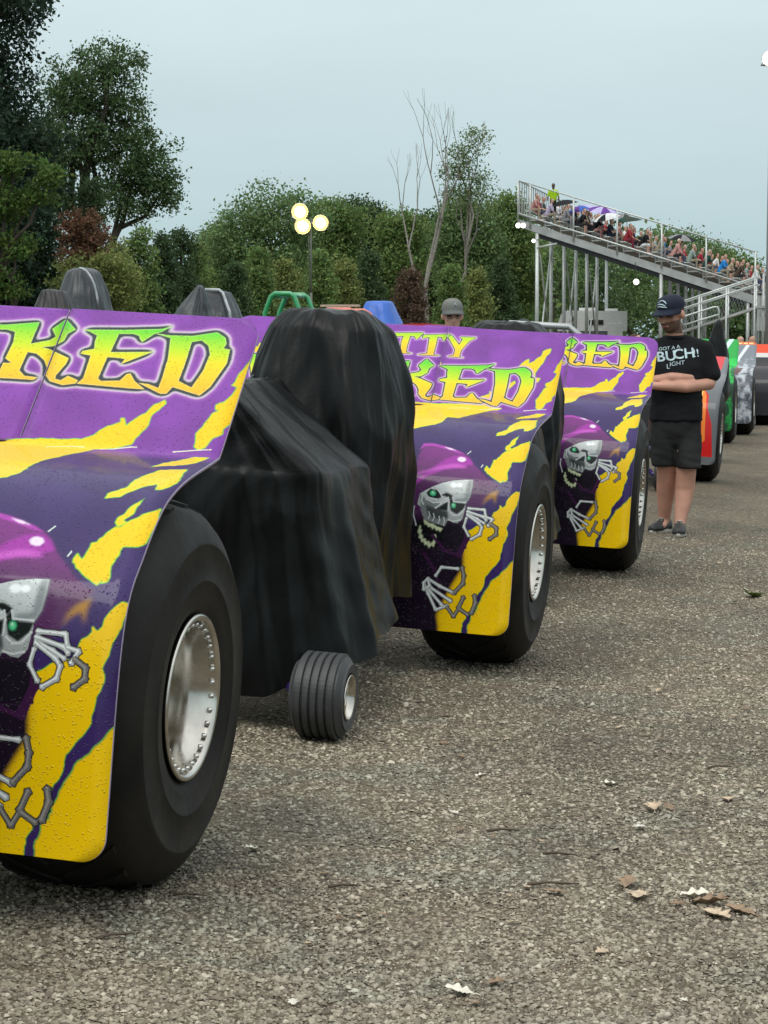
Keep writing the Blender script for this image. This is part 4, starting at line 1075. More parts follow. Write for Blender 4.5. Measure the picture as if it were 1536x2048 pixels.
# left group, about fifty metres off
D = 46.
conifer('spruce_tree', 'very dark spruce cut off by the top edge of the picture', hx(-45, D), D, 12.6, 2.1, LM['spruce'], 101, tiers=46, size=.062, n_per=64, group=G1, power=.55, spread=.15)
D = 56.
def cl(px, py, rx, rz, d, dy=0., ry=None, ox=0.): return (hx(px, d)-ox, dy, hz(py, d), W_of(rx, d), W_of(ry or rx, d), W_of(rz, d))
ox = hx(150, D)
tree('elm_tree', 'tall spreading deciduous tree with drooping outer twigs', ox, D, 9, [cl(*a, D, ox=ox) for a in ((225,165,80,72),(140,200,55,70),(255,255,62,60),(165,300,80,80),(290,330,72,66),(325,400,45,55),(250,400,70,60),(95,330,60,80),(120,410,60,50))], LM['elm'], 111, n_cl=470, n_per=72, size=.052, spread=.15, trunk_r=.24, group=G1, lean=(hx(215, D)-ox, 0), droop=.10)
D = 40.; ox = hx(20, D)
tree('maple_tree', 'bright green maple with layered leaf sprays in front of the spruce', ox, D, 4, [cl(*a, D, ox=ox) for a in ((30,350,60,26),(105,372,42,18),(0,420,62,34),(70,412,44,20),(35,500,50,26),(-20,560,60,45),(15,590,40,30))], LM['bright'], 121, n_cl=170, n_per=64, size=.045, spread=.10, trunk_r=.10, group=G1)
D = 47.; ox = hx(40, D)
tree('shade_tree', 'dark leafy tree filling the gap under the spruce', ox, D, 4, [cl(*a, D, ox=ox) for a in ((60,300,70,60),(20,470,70,60),(75,520,60,60),(20,590,80,50),(110,600,50,60))], LM['dark'], 131, n_cl=280, n_per=60, size=.055, spread=.16, trunk_r=.14, group=G1)
D = 42.; ox = hx(178, D)
tree('rusty_shrub', 'tall shrub with rust-brown tips below the spreading tree', ox, D, 2.5, [cl(*a, D, ox=ox) for a in ((150,470,26,34),(190,478,30,40),(165,530,50,50))], LM['rust'], 141, n_cl=140, n_per=50, size=.034, spread=.07, trunk_r=.06, group=G1)
D = 41.5; ox = hx(190, D)
tree('olive_shrub', 'olive green shrub at the foot of the rust-tipped shrub', ox, D, 2.2, [cl(*a, D, ox=ox) for a in ((160,575,55,50),(215,555,40,52),(255,585,40,50),(200,610,70,36))], LM['yellowish'], 142, n_cl=190, n_per=50, size=.036, spread=.09, trunk_r=.05, group=G1)
for i, (px, py, w, d, lm, lb) in enumerate(((188, 372, 46, 48, 'dark', 'slim dark conifer poking up in front of the spreading tree'), (280, 478, 48, 46, 'mid', 'dense round-shouldered evergreen behind the grey dome cover'), (330, 488, 40, 50, 'dark', 'dark evergreen between the dome cover and the pointed cover'), (365, 466, 44, 54, 'dark', 'dark upright evergreen at the end of the left tree group'), (396, 500, 36, 58, 'mid', 'small evergreen closing the gap in the tree group'), (235, 505, 50, 44, 'yellowish', 'yellow-green evergreen just right of the rust-tipped shrub'))):
    conifer('evergreen_tree', lb, hx(px, d), d, hz(py, d), W_of(w, d), LM[lm], 150+i, tiers=24, size=.042, n_per=36, group=G1, power=.5, tip=.05, spread=.09)
# the belt behind, about a hundred and twenty metres off
G2 = 'belt of trees behind the pits'
belt = [(545, 380, 72, 'far', 'broad tree with the highest crown left of the floodlights', [(545,430,75,62),(490,470,60,60),(600,450,60,60),(450,520,45,70),(540,530,90,60)]),
        (440, 450, 40, 'far', 'lower tree at the left end of the belt', [(440,500,38,45),(430,560,40,50)]),
        (650, 400, 60, 'mid', 'rounded tree right behind the floodlight mast', [(650,440,52,42),(690,460,45,48),(640,520,80,60)]),
        (725, 400, 45, 'dark', 'dark tree right of the floodlights', [(725,445,42,45),(760,470,40,45),(740,540,60,60)]),
        (790, 430, 45, 'mid', 'tree left of the bare dead tree', [(800,465,42,36),(800,540,55,60)]),
        (930, 400, 60, 'far', 'full tree right of the bare dead tree', [(930,430,52,40),(900,480,55,50),(960,480,45,55),(930,550,70,60)]),
        (1015, 400, 45, 'mid', 'tree at the back corner of the grandstand', [(1010,430,42,36),(1020,490,50,50),(1030,560,50,60)]),
        (860, 450, 50, 'dark', 'dark tree behind the bare dead tree', [(860,470,44,40),(855,540,50,60)])]
for i, (px, py, w, lm, lb, cs) in enumerate(belt):
    d = 118 + 5*(i % 4); ox = hx(px, d)
    tree('belt_tree', lb, ox, d, 8, [cl(*a, d, ox=ox) for a in cs], LM[lm], 200+i, n_cl=260, n_per=72, size=.105, spread=.38, trunk_r=.22, group=G2, twigs=False)
under = [(470, 530, 40, 'dark'), (520, 500, 44, 'mid'), (575, 520, 48, 'yellowish'), (640, 505, 50, 'mid'), (690, 520, 44, 'yellowish'), (740, 505, 42, 'dark'), (900, 535, 40, 'mid'), (950, 545, 46, 'yellowish'), (1000, 520, 44, 'dark'), (425, 545, 40, 'mid')]
ulab = ['dark evergreen left of the green roll cage', 'mid green evergreen above the green roll cage', 'yellow-green evergreen left of the floodlight mast', 'mid green evergreen behind the floodlight mast', 'yellow-green evergreen above the orange cage', 'dark evergreen above the blue tarpaulin', 'mid green evergreen above the man in the grey cap', 'yellow-green evergreen right of the man in the grey cap', 'dark evergreen left of the grandstand posts', 'mid green evergreen behind the flat-topped grey cover']
for i, (px, py, w, lm) in enumerate(under):
    d = 92 + 4*(i % 3)
    conifer('understorey_evergreen', ulab[i], hx(px, d), d, hz(py, d), W_of(w, d), LM[lm], 230+i, tiers=24, size=.075, n_per=30, group=G2, power=.6, tip=.1, spread=.16)
d = 88; conifer('brown_shrub', 'reddish brown conical shrub left of the man in the grey cap', hx(818, d), d, hz(540, d), W_of(38, d), LM['brown'], 245, tiers=20, size=.065, n_per=34, group=G2, power=.5, tip=.15, spread=.12)
# the bare dead tree and the thin tree beside it
def bare_tree(label, px, y, top, seed):
    r = np.random.default_rng(seed); x = hx(px, y); root = empty('bare_tree', (x, y, 0)); tag(root, label, 'tree', G2)
    tb = MB()
    def grow(p, d, L_, rad, dep):
        q = [np.array(p)]
        for k in range(4):
            d = d + r.normal(0, .06, 3); d[2] += .10; d /= np.linalg.norm(d); q.append(q[-1]+d*L_/4)
        tb.tube([tuple(v) for v in q], list(np.linspace(rad, rad*.6, 5)), 6 if dep < 2 else 4, caps=False)
        if dep < 5:
            for k in range(2 if dep else 3):
                a = r.random()*6.283; sp = .28+.26*r.random()
                nd = d + sp*np.array((math.cos(a)*1.0-.08, math.sin(a), .25)); nd /= np.linalg.norm(nd)
                grow(q[-1] if k < 2 else q[-2], nd, L_*(.62+.16*r.random()), rad*.55, dep+1)
    grow((0, 0, 0), np.array((-.02, 0, 1.)), top*.36, .16, 0)
    tb.build('trunk', BARK_PALE, root); return root
bare_tree('bare dead tree with pale branches above the belt', 856, 108, hz(255, 108), 301)
d = 112; ox = hx(905, d)
tree('thin_tree', 'tall thin-leaved tree rising beside the bare dead tree', ox, d, 12, [cl(*a, d, ox=ox) for a in ((955,285,26,28),(925,310,30,30),(945,345,34,30),(905,355,26,30),(960,390,34,30),(915,400,34,30))], LM['pale'], 310, n_cl=150, n_per=26, size=.08, spread=.26, trunk_r=.12, bark=BARK_PALE, group=G2, lean=(hx(945, d)-ox, 0))
# behind the grandstand
G3 = 'trees behind the grandstand'
for i, (px, lm, lb, cs) in enumerate(((1100, 'far', 'tree seen between the rear grandstand posts', [(1090,500,50,50),(1120,560,60,60),(1080,620,60,50)]), (1190, 'dark', 'dark tree under the sloping grandstand beam', [(1180,560,50,50),(1200,620,60,50),(1160,520,40,40)]), (1260, 'far', 'tree behind the lamp under the grandstand', [(1250,550,48,45),(1290,590,50,50),(1240,630,60,45)]), (1340, 'dark', 'dark tree behind the front grandstand post', [(1340,590,50,50),(1370,640,60,50)]), (1340, 'far', 'tree whose crown shows over the seated crowd', [(1325,480,30,20),(1370,484,42,20),(1410,500,34,18),(1350,525,70,34)]), (1450, 'mid', 'tree behind the lower seats of the grandstand', [(1450,520,50,28),(1480,560,50,40)]))):
    d = 175 + 6*i; ox = hx(px, d)
    tree('background_tree', lb, ox, d, 8, [cl(*a, d, ox=ox) for a in cs], LM[lm], 400+i, n_cl=130, n_per=44, size=.16, spread=.5, trunk_r=.3, group=G3, twigs=False)

# the wood far behind reads as one mass
def wood(name, label, spans, y, lm, seed, size=.26, n_per=30):
    r = np.random.default_rng(seed); C = []
    for x0, x1, top in spans:
        n = int((x1-x0)*1.15)
        for _ in range(n):
            px = r.uniform(x0, x1); t = top+r.normal(0, 10); zt = hz(t, y)
            C.append((hx(px, y), y+r.uniform(-4, 4), r.random()**.8*zt))
    me = leaf_mesh(name, np.array(C), n_per, (.9, .9, .6), size, seed); o = ob(name, me, LM[lm]); tag(o, label, 'wood', kind='stuff')
wood('distant_wood', 'dark continuous wood closing the view behind the tree belt', ((390, 560, 520), (560, 800, 500), (800, 1060, 490), (-60, 420, 560)), 140, 'mid', 900)
wood('distant_wood', 'dense wood seen under the grandstand', ((1040, 1330, 470), (1330, 1580, 585)), 215, 'far', 901, size=.34)

# ------------------------------------------------------------------ people
def remeshed(mb, name, voxel, smooth=3):
    """weld overlapping volumes into one continuous skin"""
    t = bpy.data.objects.new('tmp', mb.mesh('tmp')); col.objects.link(t)
    m = t.modifiers.new('r', 'REMESH'); m.mode = 'VOXEL'; m.voxel_size = voxel
    s = t.modifiers.new('s', 'SMOOTH'); s.factor = .5; s.iterations = smooth
    dg = bpy.context.evaluated_depsgraph_get(); dg.update()
    me = bpy.data.meshes.new_from_object(t.evaluated_get(dg)); me.name = name
    old = t.data; bpy.data.objects.remove(t); bpy.data.meshes.remove(old)
    me.materials.clear()
    me.polygons.foreach_set('use_smooth', np.ones(len(me.polygons), bool)); me.update()
    return me
def ell(mb, c, r, M3=None, n=14):
    V = []; F = []
    for i in range(n+1):
        th = math.pi*i/n
        for j in range(n*2):
            ph = math.pi*j/n
            p = Vector((r[0]*math.sin(th)*math.cos(ph), r[1]*math.sin(th)*math.sin(ph), r[2]*math.cos(th)))
            if M3 is not None: p = M3 @ p
            V.append(p+Vector(c))
    for i in range(n):
        for j in range(2*n): F.append((i*2*n+j, (i+1)*2*n+j, (i+1)*2*n+(j+1) % (2*n), i*2*n+(j+1) % (2*n)))
    mb.add(V, F, 0, True)
def limb(mb, pts, rad):
    """tapering limb with rounded ends"""
    P = [Vector(p) for p in pts]
    Q = []; rr = []
    for i in range(len(P)-1):
        for t in np.linspace(0, 1, 6)[:-1]: Q.append(P[i].lerp(P[i+1], t)); rr.append(rad[i]+(rad[i+1]-rad[i])*t)
    Q.append(P[-1]); rr.append(rad[-1])
    mb.tube(Q, rr, 14)
    ell(mb, P[0], (rad[0],)*3, n=8); ell(mb, P[-1], (rad[-1],)*3, n=8)
    for i in range(1, len(P)-1): ell(mb, P[i], (rad[i]*1.0,)*3, n=8)
def ring(cx, cy, z, rx, ry, n=28, e=2.4):
    o = []
    for j in range(n):
        a = 2*math.pi*j/n; c, s = math.cos(a), math.sin(a)
        o.append((cx+rx*math.copysign(abs(c)**(2/e), c), cy+ry*math.copysign(abs(s)**(2/e), s), z))
    return o
def nearest_tags(me, segs):
    """give every face the material of the closest limb segment"""
    n = len(me.polygons); C = np.empty(n*3, np.float32); me.polygons.foreach_get('center', C); C = C.reshape(-1, 3)
    D_ = []
    for a, b_, r, mi in segs:
        a, b_ = np.array(a, float), np.array(b_, float); d = b_-a; L2 = max(1e-9, d@d)
        t = np.clip(((C-a)@d)/L2, 0, 1); D_.append(np.linalg.norm(C-a-t[:, None]*d, axis=1)-r)
    k = np.argmin(np.array(D_), 0); me.polygons.foreach_set('material_index', np.array([s[3] for s in segs], np.int32)[k]); me.update()

SKIN = mat('skin', (.52,.275,.20), .5, var=.14, var_scale=9, spec=.35)
SKIN2 = mat('skin_fair', (.56,.33,.25), .5, var=.1, spec=.35)
STUBBLE = mat('skin_stubble', (.13,.072,.05), .65, var=.25, var_scale=30)
SHIRT_BLACK = mat('black_cotton', (.010,.011,.013), .85, var=.3, var_scale=5, bump=.25, bump_scale=9, spec=.2)
SHORTS_BLACK = mat('charcoal_shorts', (.020,.020,.021), .85, var=.3, var_scale=5, bump=.25, bump_scale=10, spec=.2)
NAVY = mat('navy_cap', (.010,.014,.030), .75, var=.1, bump=.1, bump_scale=60, spec=.25)
PRINT = mat('pale_blue_print', (.52,.66,.70), .7, var=.25, var_scale=30)
HAIR = mat('dark_hair', (.020,.014,.010), .7)
SHOE = mat('dark_shoe', (.022,.022,.023), .6, var=.3)
SOLE = mat('pale_sole', (.42,.40,.36), .7)
EYE = mat('eye', (.03,.02,.018), .25)
LIPM = mat('lip', (.33,.13,.105), .5)
GREYCAP = mat('grey_cap', (.16,.165,.15), .8, var=.15)
GREYBILL = mat('cap_bill', (.10,.105,.10), .8)

def head_geo(mb, c, R3, k=1.0):
    """head volumes in a frame looking along -y; R3 turns it"""
    def E(o, r): ell(mb, Vector(c)+R3 @ (Vector(o)*k), [q*k for q in r], R3)
    E((0, .012, .035), (.076, .096, .098)); E((0, -.018, -.045), (.060, .075, .078)); E((0, -.055, -.085), (.034, .034, .032))
    E((0, -.083, .028), (.052, .020, .014)); E((0, -.100, -.016), (.0135, .022, .030)); E((0, -.112, -.036), (.019, .018, .013))
    E((0, -.084, -.068), (.026, .014, .013))
    for s in (-1, 1):
        E((s*.079, .012, -.008), (.012, .021, .033)); E((s*.047, -.060, -.022), (.021, .018, .020))
def cap_parts(parent, c, R3, m, mb_, logo=None, hk=1.0):
    R3 = R3*hk
    k = MB(); V = []; F = []; n, h_ = 28, 8
    for i in range(h_+1):
        t = i/h_*math.pi/2
        for j in range(n):
            a = 2*math.pi*j/n
            V.append(Vector(c)+R3 @ Vector((.087*math.cos(a)*math.cos(t)**.8, .012+.106*math.sin(a)*math.cos(t)**.8, .050+.088*math.sin(t)**.9)))
    F = [(i*n+j, i*n+(j+1) % n, (i+1)*n+(j+1) % n, (i+1)*n+j) for i in range(h_) for j in range(n)]
    k.add(V, F, 0, True); o = k.build('cap_crown', m, parent)
    b_ = MB(); V = []; nb = 18
    for lay in (0., -.006):
        for i in range(6):
            q = i/5
            for j in range(nb+1):
                a = math.pi+math.pi*(.06+.88*j/nb); x_ = math.cos(a)*(.086); 
                y_ = .012+math.sin(a)*.104*(1+q*.68)+(-.008*q); z_ = .054-.022*q-.55*x_*x_*4*(.5+q*.6)+lay
                V.append(Vector(c)+R3 @ Vector((x_*(1+.06*q), y_, z_)))
    w_ = nb+1
    for lay in (0, 1):
        o_ = lay*6*w_
        for i in range(5):
            for j in range(nb):
                q = (o_+i*w_+j, o_+i*w_+j+1, o_+(i+1)*w_+j+1, o_+(i+1)*w_+j); F_ = q if lay == 0 else q[::-1]
                b_.f.append(F_); b_.m.append(0); b_.sm.append(True)
    for j in range(nb): b_.f.append((5*w_+j, 5*w_+j+1, 6*w_+5*w_+j+1, 6*w_+5*w_+j)); b_.m.append(0); b_.sm.append(False)
    b_.v = [tuple(v) for v in V]
    b_.build('cap_bill', mb_, parent)
    if logo:
        for i, pts in enumerate(logo):
            q = MB(); path = []
            for a, z_ in pts:
                t = math.asin(min(1, max(0, (z_-.050)/.088)**(1/.9)))
                path.append(Vector(c)+R3 @ Vector((.0885*math.sin(a)*math.cos(t)**.8, .012-.108*math.cos(a)*math.cos(t)**.8, z_+.001)))
            q.tube(path, .0042, 6); q.build('cap_emblem', PRINT, o)
    return o
def hand(mb, wrist, d, up, side):
    """palm, four bent fingers and a thumb; d: direction of the fingers, up: back of the hand"""
    d, up = Vector(d).normalized(), Vector(up).normalized(); sd = d.cross(up).normalized()*side
    w = Vector(wrist); palm = w+d*.05
    for k in (-1.5, -.5, .5, 1.5): limb(mb, [w+sd*k*.010, w+d*.085+sd*k*.019], [.017, .0125])
    for k, L_ in zip((-1.5, -.5, .5, 1.5), (.060, .078, .085, .074)):
        b0 = w+d*.085+sd*k*.020; b1 = b0+d*L_*.5-up*.006; b2 = b1+d*L_*.32-up*.022; b3 = b2+d*L_*.16-up*.018
        limb(mb, [b0, b1, b2, b3], [.0105, .0095, .009, .0075])
    t0 = w+d*.02+sd*.026; limb(mb, [t0, t0+d*.03+sd*.030-up*.008, t0+d*.062+sd*.036-up*.018], [.014, .0115, .009])

# the man in black, arms folded, looking down
mx, my = hx(1352, 16.9), 16.9
man = empty('person', (mx, my, ground_h(mx, my)+.004), (0, 0, R_(-4))); man.scale = (1.12, 1.08, 1.0)
tag(man, 'man in black T-shirt, black shorts and navy cap walking with folded arms, looking down', 'person')
HR = (Matrix.Rotation(R_(-36), 3, 'Z') @ Matrix.Rotation(R_(15), 3, 'X'))
HC = (-.045, -.060, 1.690); HK = 1.08
b0 = MB()
head_geo(b0, HC, HR, HK)
limb(b0, [(0, .02, 1.44), (-.03, -.02, 1.60)], [.064, .060])
b0.loft([ring(0, 0, .90, .15, .105), ring(0, 0, 1.1, .15, .105), ring(0, 0, 1.36, .17, .10), ring(0, 0, 1.44, .13, .075), ring(0, .01, 1.49, .06, .05)])
for s in (-1, 1): limb(b0, [(0, .0, 1.46), (s*.170, .005, 1.42)], [.05, .058])
limb(b0, [(.175, .0, 1.42), (.225, -.005, 1.19), (.215, -.035, 1.155)], [.060, .050, .046])
limb(b0, [(.215, -.035, 1.155), (.05, -.175, 1.135), (-.165, -.185, 1.145)], [.047, .045, .030])
limb(b0, [(-.175, .0, 1.42), (-.225, -.01, 1.20), (-.215, -.045, 1.165)], [.060, .050, .046])
limb(b0, [(-.215, -.045, 1.165), (-.04, -.150, 1.205), (.085, -.115, 1.205)], [.046, .043, .030])
hand(b0, (-.165, -.185, 1.145), (-1, .25, .12), (-.2, -1, .1), 1)
hand(b0, (.085, -.115, 1.205), (.75, .85, .0), (.5, -1, 0), -1)
limb(b0, [(.085, 0, .92), (.070, -.06, .52), (.062, -.03, .34), (.028, -.09, .095)], [.090, .070, .068, .042])
limb(b0, [(-.085, 0, .92), (-.058, .02, .52), (-.060, .09, .34), (-.066, .15, .095)], [.090, .070, .067, .042])
limb(b0, [(.028, -.085, .08), (.02, -.17, .055)], [.036, .030]); limb(b0, [(-.066, .155, .08), (-.09, .07, .05)], [.036, .030])
me = remeshed(b0, 'body', .0085, 3); me.materials.append(SKIN); me.materials.append(STUBBLE); me.materials.append(HAIR)
Rin = HR.transposed()
for p in me.polygons:
    q = Rin @ (Vector(p.center)-Vector(HC))/HK
    if Vector(p.center).z > 1.545:
        if q.z < -.036 and q.y < .035 and not (abs(q.x) < .024 and -.074 < q.z < -.060): p.material_index = 1
        if q.z > .0 and q.y > -.01 and abs(q.x) < .088 and q.z > .012 and not (abs(q.x) > .078 and q.z < .03): p.material_index = 2
ob('body', me, None, man)
for s in (-1, 1):
    e_ = MB(); ell(e_, Vector(HC)+HR @ (Vector((s*.031, -.080, .004))*HK), (.015, .008, .008), HR, 8); e_.build('eye', EYE, man)
l_ = MB(); ell(l_, Vector(HC)+HR @ (Vector((0, -.097, -.066))*HK), (.026, .007, .008), HR, 8); l_.build('lips', LIPM, man)
cap_parts(man, HC, HR, NAVY, NAVY, [[(-.42, .098), (-.25, .112), (0., .114), (.22, .108), (.36, .092)], [(-.44, .086), (-.2, .092), (.05, .090), (.3, .078)], [(-.40, .072), (-.15, .076), (.12, .072), (.38, .068)]], HK)
# shirt
b0 = MB()
b0.loft([ring(0, -.005, .87, .178, .128), ring(0, -.005, .98, .176, .130), ring(0, -.008, 1.12, .174, .132), ring(0, -.005, 1.28, .188, .132), ring(0, 0, 1.39, .187, .118), ring(0, .005, 1.465, .140, .092), ring(0, .01, 1.532, .084, .074)])
limb(b0, [(.06, .005, 1.475), (.178, .0, 1.425), (.230, -.012, 1.235)], [.058, .071, .068]); limb(b0, [(-.06, .005, 1.475), (-.178, .0, 1.425), (-.230, -.012, 1.245)], [.058, .070, .068])
me = remeshed(b0, 'shirt', .011, 3)
for v in me.vertices:
    c = v.co; k = noise.noise(Vector((c.x*9, c.z*7, c.y*5)))*.009 + (.5-abs(noise.noise(Vector((c.x*9+c.z*6, c.z*17-c.x*5, 4)))))*.010*min(1, max(0, (1.30-c.z)*6))
    v.co += v.normal*k
shirt = ob('shirt', me, SHIRT_BLACK, man)
b0 = MB(); cr = ring(-.004, -.004, 1.522, .080, .074, 30, 2.0); b0.tube([(p[0], p[1], p[2]-.012*max(0, -p[1]/.07)+.010*max(0, p[1]/.07)) for p in cr], .007, 6, closed=True); b0.build('collar', SHIRT_BLACK, shirt)
# shirt lettering, laid on the cloth
from mathutils.bvhtree import BVHTree
bv = BVHTree.FromPolygons([v.co[:] for v in shirt.data.vertices], [p.vertices[:] for p in shirt.data.polygons])
def cloth_text(txt, x, z, size, shear=0., rot=0., name='shirt_lettering', bold=.0):
    cu = bpy.data.curves.new('t', 'FONT'); cu.body = txt; cu.size = size; cu.align_x = 'CENTER'; cu.shear = shear; cu.offset = bold; cu.resolution_u = 3
    t = bpy.data.objects.new('t', cu); col.objects.link(t)
    dg = bpy.context.evaluated_depsgraph_get(); dg.update(); me = bpy.data.meshes.new_from_object(t.evaluated_get(dg)); bpy.data.objects.remove(t)
    bm = bmesh.new(); bm.from_mesh(me); bmesh.ops.triangulate(bm, faces=bm.faces[:]); 
    for _ in range(2): bmesh.ops.subdivide_edges(bm, edges=[e for e in bm.edges if e.calc_length() > .012], cuts=1)
    for v in bm.verts:
        a = v.co.x*math.cos(rot)-v.co.y*math.sin(rot); c = v.co.x*math.sin(rot)+v.co.y*math.cos(rot)
        hit = bv.ray_cast(Vector((x+a, -.6, z+c)), Vector((0, 1, 0)))
        v.co = (x+a, (hit[0].y if hit[0] else -.12)-.0035, z+c)
    bm.to_mesh(me); bm.free(); me.name = name
    o = ob(name, me, None, shirt); me.materials.clear(); me.materials.append(PRINT); return o
cloth_text('BU', -.075, 1.335, .105, 0, .10, bold=.002); cloth_text('CH', .045, 1.355, .105, 0, .10, bold=.002)
cloth_text('GOT A', -.075, 1.418, .036, .2, .12); cloth_text('A', .005, 1.432, .036, 0, .1)
cloth_text('L', -.065, 1.275, .05, 0, .05); cloth_text('IGHT', -.005, 1.300, .045, .15, .15); cloth_text('!!', .128, 1.365, .085, 0, .1)
# shorts
b0 = MB()
b0.loft([ring(0, 0, .665, .05, .07), ring(0, 0, .70, .11, .10), ring(0, 0, .75, .150, .115), ring(0, 0, .82, .168, .125), ring(0, 0, .93, .165, .120), ring(0, 0, .985, .158, .115)])
b0.loft([ring(.086, .0, .86, .080, .100), ring(.090, -.020, .70, .083, .106), ring(.089, -.045, .60, .082, .108), ring(.086, -.060, .515, .083, .108)])
b0.loft([ring(-.086, .0, .86, .080, .100), ring(-.088, .0, .70, .083, .106), ring(-.086, .01, .60, .082, .106), ring(-.080, .02, .525, .083, .106)])
me = remeshed(b0, 'shorts', .011, 3)
for v in me.vertices:
    c = v.co; v.co += v.normal*(noise.noise(Vector((c.x*12, c.z*6, c.y*8)))*.010 + abs(noise.noise(Vector((c.x*6+c.z*9, c.z*14, c.y*4))))*.008)
ob('shorts', me, SHORTS_BLACK, man)
for (fx, fy, fz, yaw, pit) in ((.026, -.095, .0, -6, 0), (-.068, .150, 0, -28, 0)):
    Rz = Matrix.Rotation(R_(yaw), 3, 'Z')
    b0 = MB(); rg = []
    for t, w_, h_ in ((0, .030, .060), (.06, .040, .095), (.2, .042, .105), (.45, .043, .085), (.7, .048, .062), (.9, .040, .048), (1, .018, .035)):
        rg.append([Vector((fx, fy, 0))+Rz @ Vector((w_*math.cos(a), .075-.285*t, .022+max(0, h_*math.sin(a)) if math.sin(a) > 0 else .022)) for a in np.linspace(0, 2*math.pi, 16, endpoint=False)])
    b0.loft(rg); sh = b0.build('shoe', SHOE, man)
    b0 = MB(); out = [(math.sin(q)*.047*(1 if abs(q) < 9 else 1), math.cos(q)) for q in np.linspace(0, 2*math.pi, 24, endpoint=False)]
    b0.loft([[Vector((fx, fy, z_))+Rz @ Vector((ox_*s_, -.068+oy*.150*s_, 0)) for ox_, oy in out] for z_, s_ in ((0.0, .97), (.012, 1.0), (.026, .98))], smooth=False); b0.build('sole', SOLE, sh)
    b0 = MB()
    for k in range(4): b0.tube([Vector((fx, fy, 0))+Rz @ Vector((s_*.022, -.045-.026*k, .108-.013*k)) for s_ in (-1, 0, 1)], .004, 5)
    b0.build('laces', SOLE, sh)

# the man in the grey cap behind the middle panel
px_, py_ = hx(904, 17.6), 17.6
man2 = empty('person', (px_, py_, ground_h(px_, py_)+.002), (0, 0, 0)); tag(man2, 'man in a grey cap showing only his head above the middle purple panel', 'person')
HC2 = (0, -.03, 1.585); HR2 = Matrix.Rotation(R_(6), 3, 'Z') @ Matrix.Rotation(R_(6), 3, 'X')
b0 = MB(); head_geo(b0, HC2, HR2); limb(b0, [(0, .02, 1.38), (0, 0, 1.52)], [.062, .058])
b0.loft([ring(0, 0, .86, .16, .12), ring(0, 0, 1.05, .17, .13), ring(0, 0, 1.30, .185, .12), ring(0, 0, 1.38, .14, .08), ring(0, .01, 1.43, .06, .05)])
for s in (-1, 1):
    limb(b0, [(s*.04, 0, 1.36), (s*.19, 0, 1.345), (s*.245, .02, 1.08), (s*.24, -.06, .84)], [.06, .06, .05, .034]); hand(b0, (s*.24, -.06, .84), (0, -.15, -1), (s, 0, 0), s)
    limb(b0, [(s*.09, 0, .88), (s*.095, -.01, .48), (s*.10, .02, .09)], [.09, .062, .04]); limb(b0, [(s*.10, .03, .05), (s*.11, -.14, .04)], [.042, .036])
me = remeshed(b0, 'body', .011, 3); me.materials.append(SKIN2); me.materials.append(mat('white_shirt', (.6,.6,.6), .8)); me.materials.append(mat('jeans', (.05,.07,.12), .8)); me.materials.append(HAIR)
for p in me.polygons:
    c = p.center
    if c.z < .92 and abs(c.x) < .21: p.material_index = 2
    elif .92 <= c.z < 1.41 and (abs(c.x) < .22 or c.z > 1.15): p.material_index = 1
    if c.z > 1.57 and c.y > .0: p.material_index = 3
ob('body', me, None, man2); cap_parts(man2, HC2, HR2, GREYCAP, GREYBILL, [[(.05, .085), (.08, .11), (.14, .085), (.2, .11), (.24, .085)]])
for s in (-1, 1):
    e_ = MB(); ell(e_, Vector(HC2)+HR2 @ Vector((s*.031, -.078, .006)), (.014, .008, .008), HR2, 8); e_.build('eye', EYE, man2)
gl = MB()
for s in (-1, 1): gl.tube([Vector(HC2)+HR2 @ Vector((s*.033+.024*math.cos(a), -.092, .004+.017*math.sin(a))) for a in np.linspace(0, 6.283, 14, endpoint=False)], .0022, 5, closed=True)
gl.build('glasses', M['dark_steel'], man2)

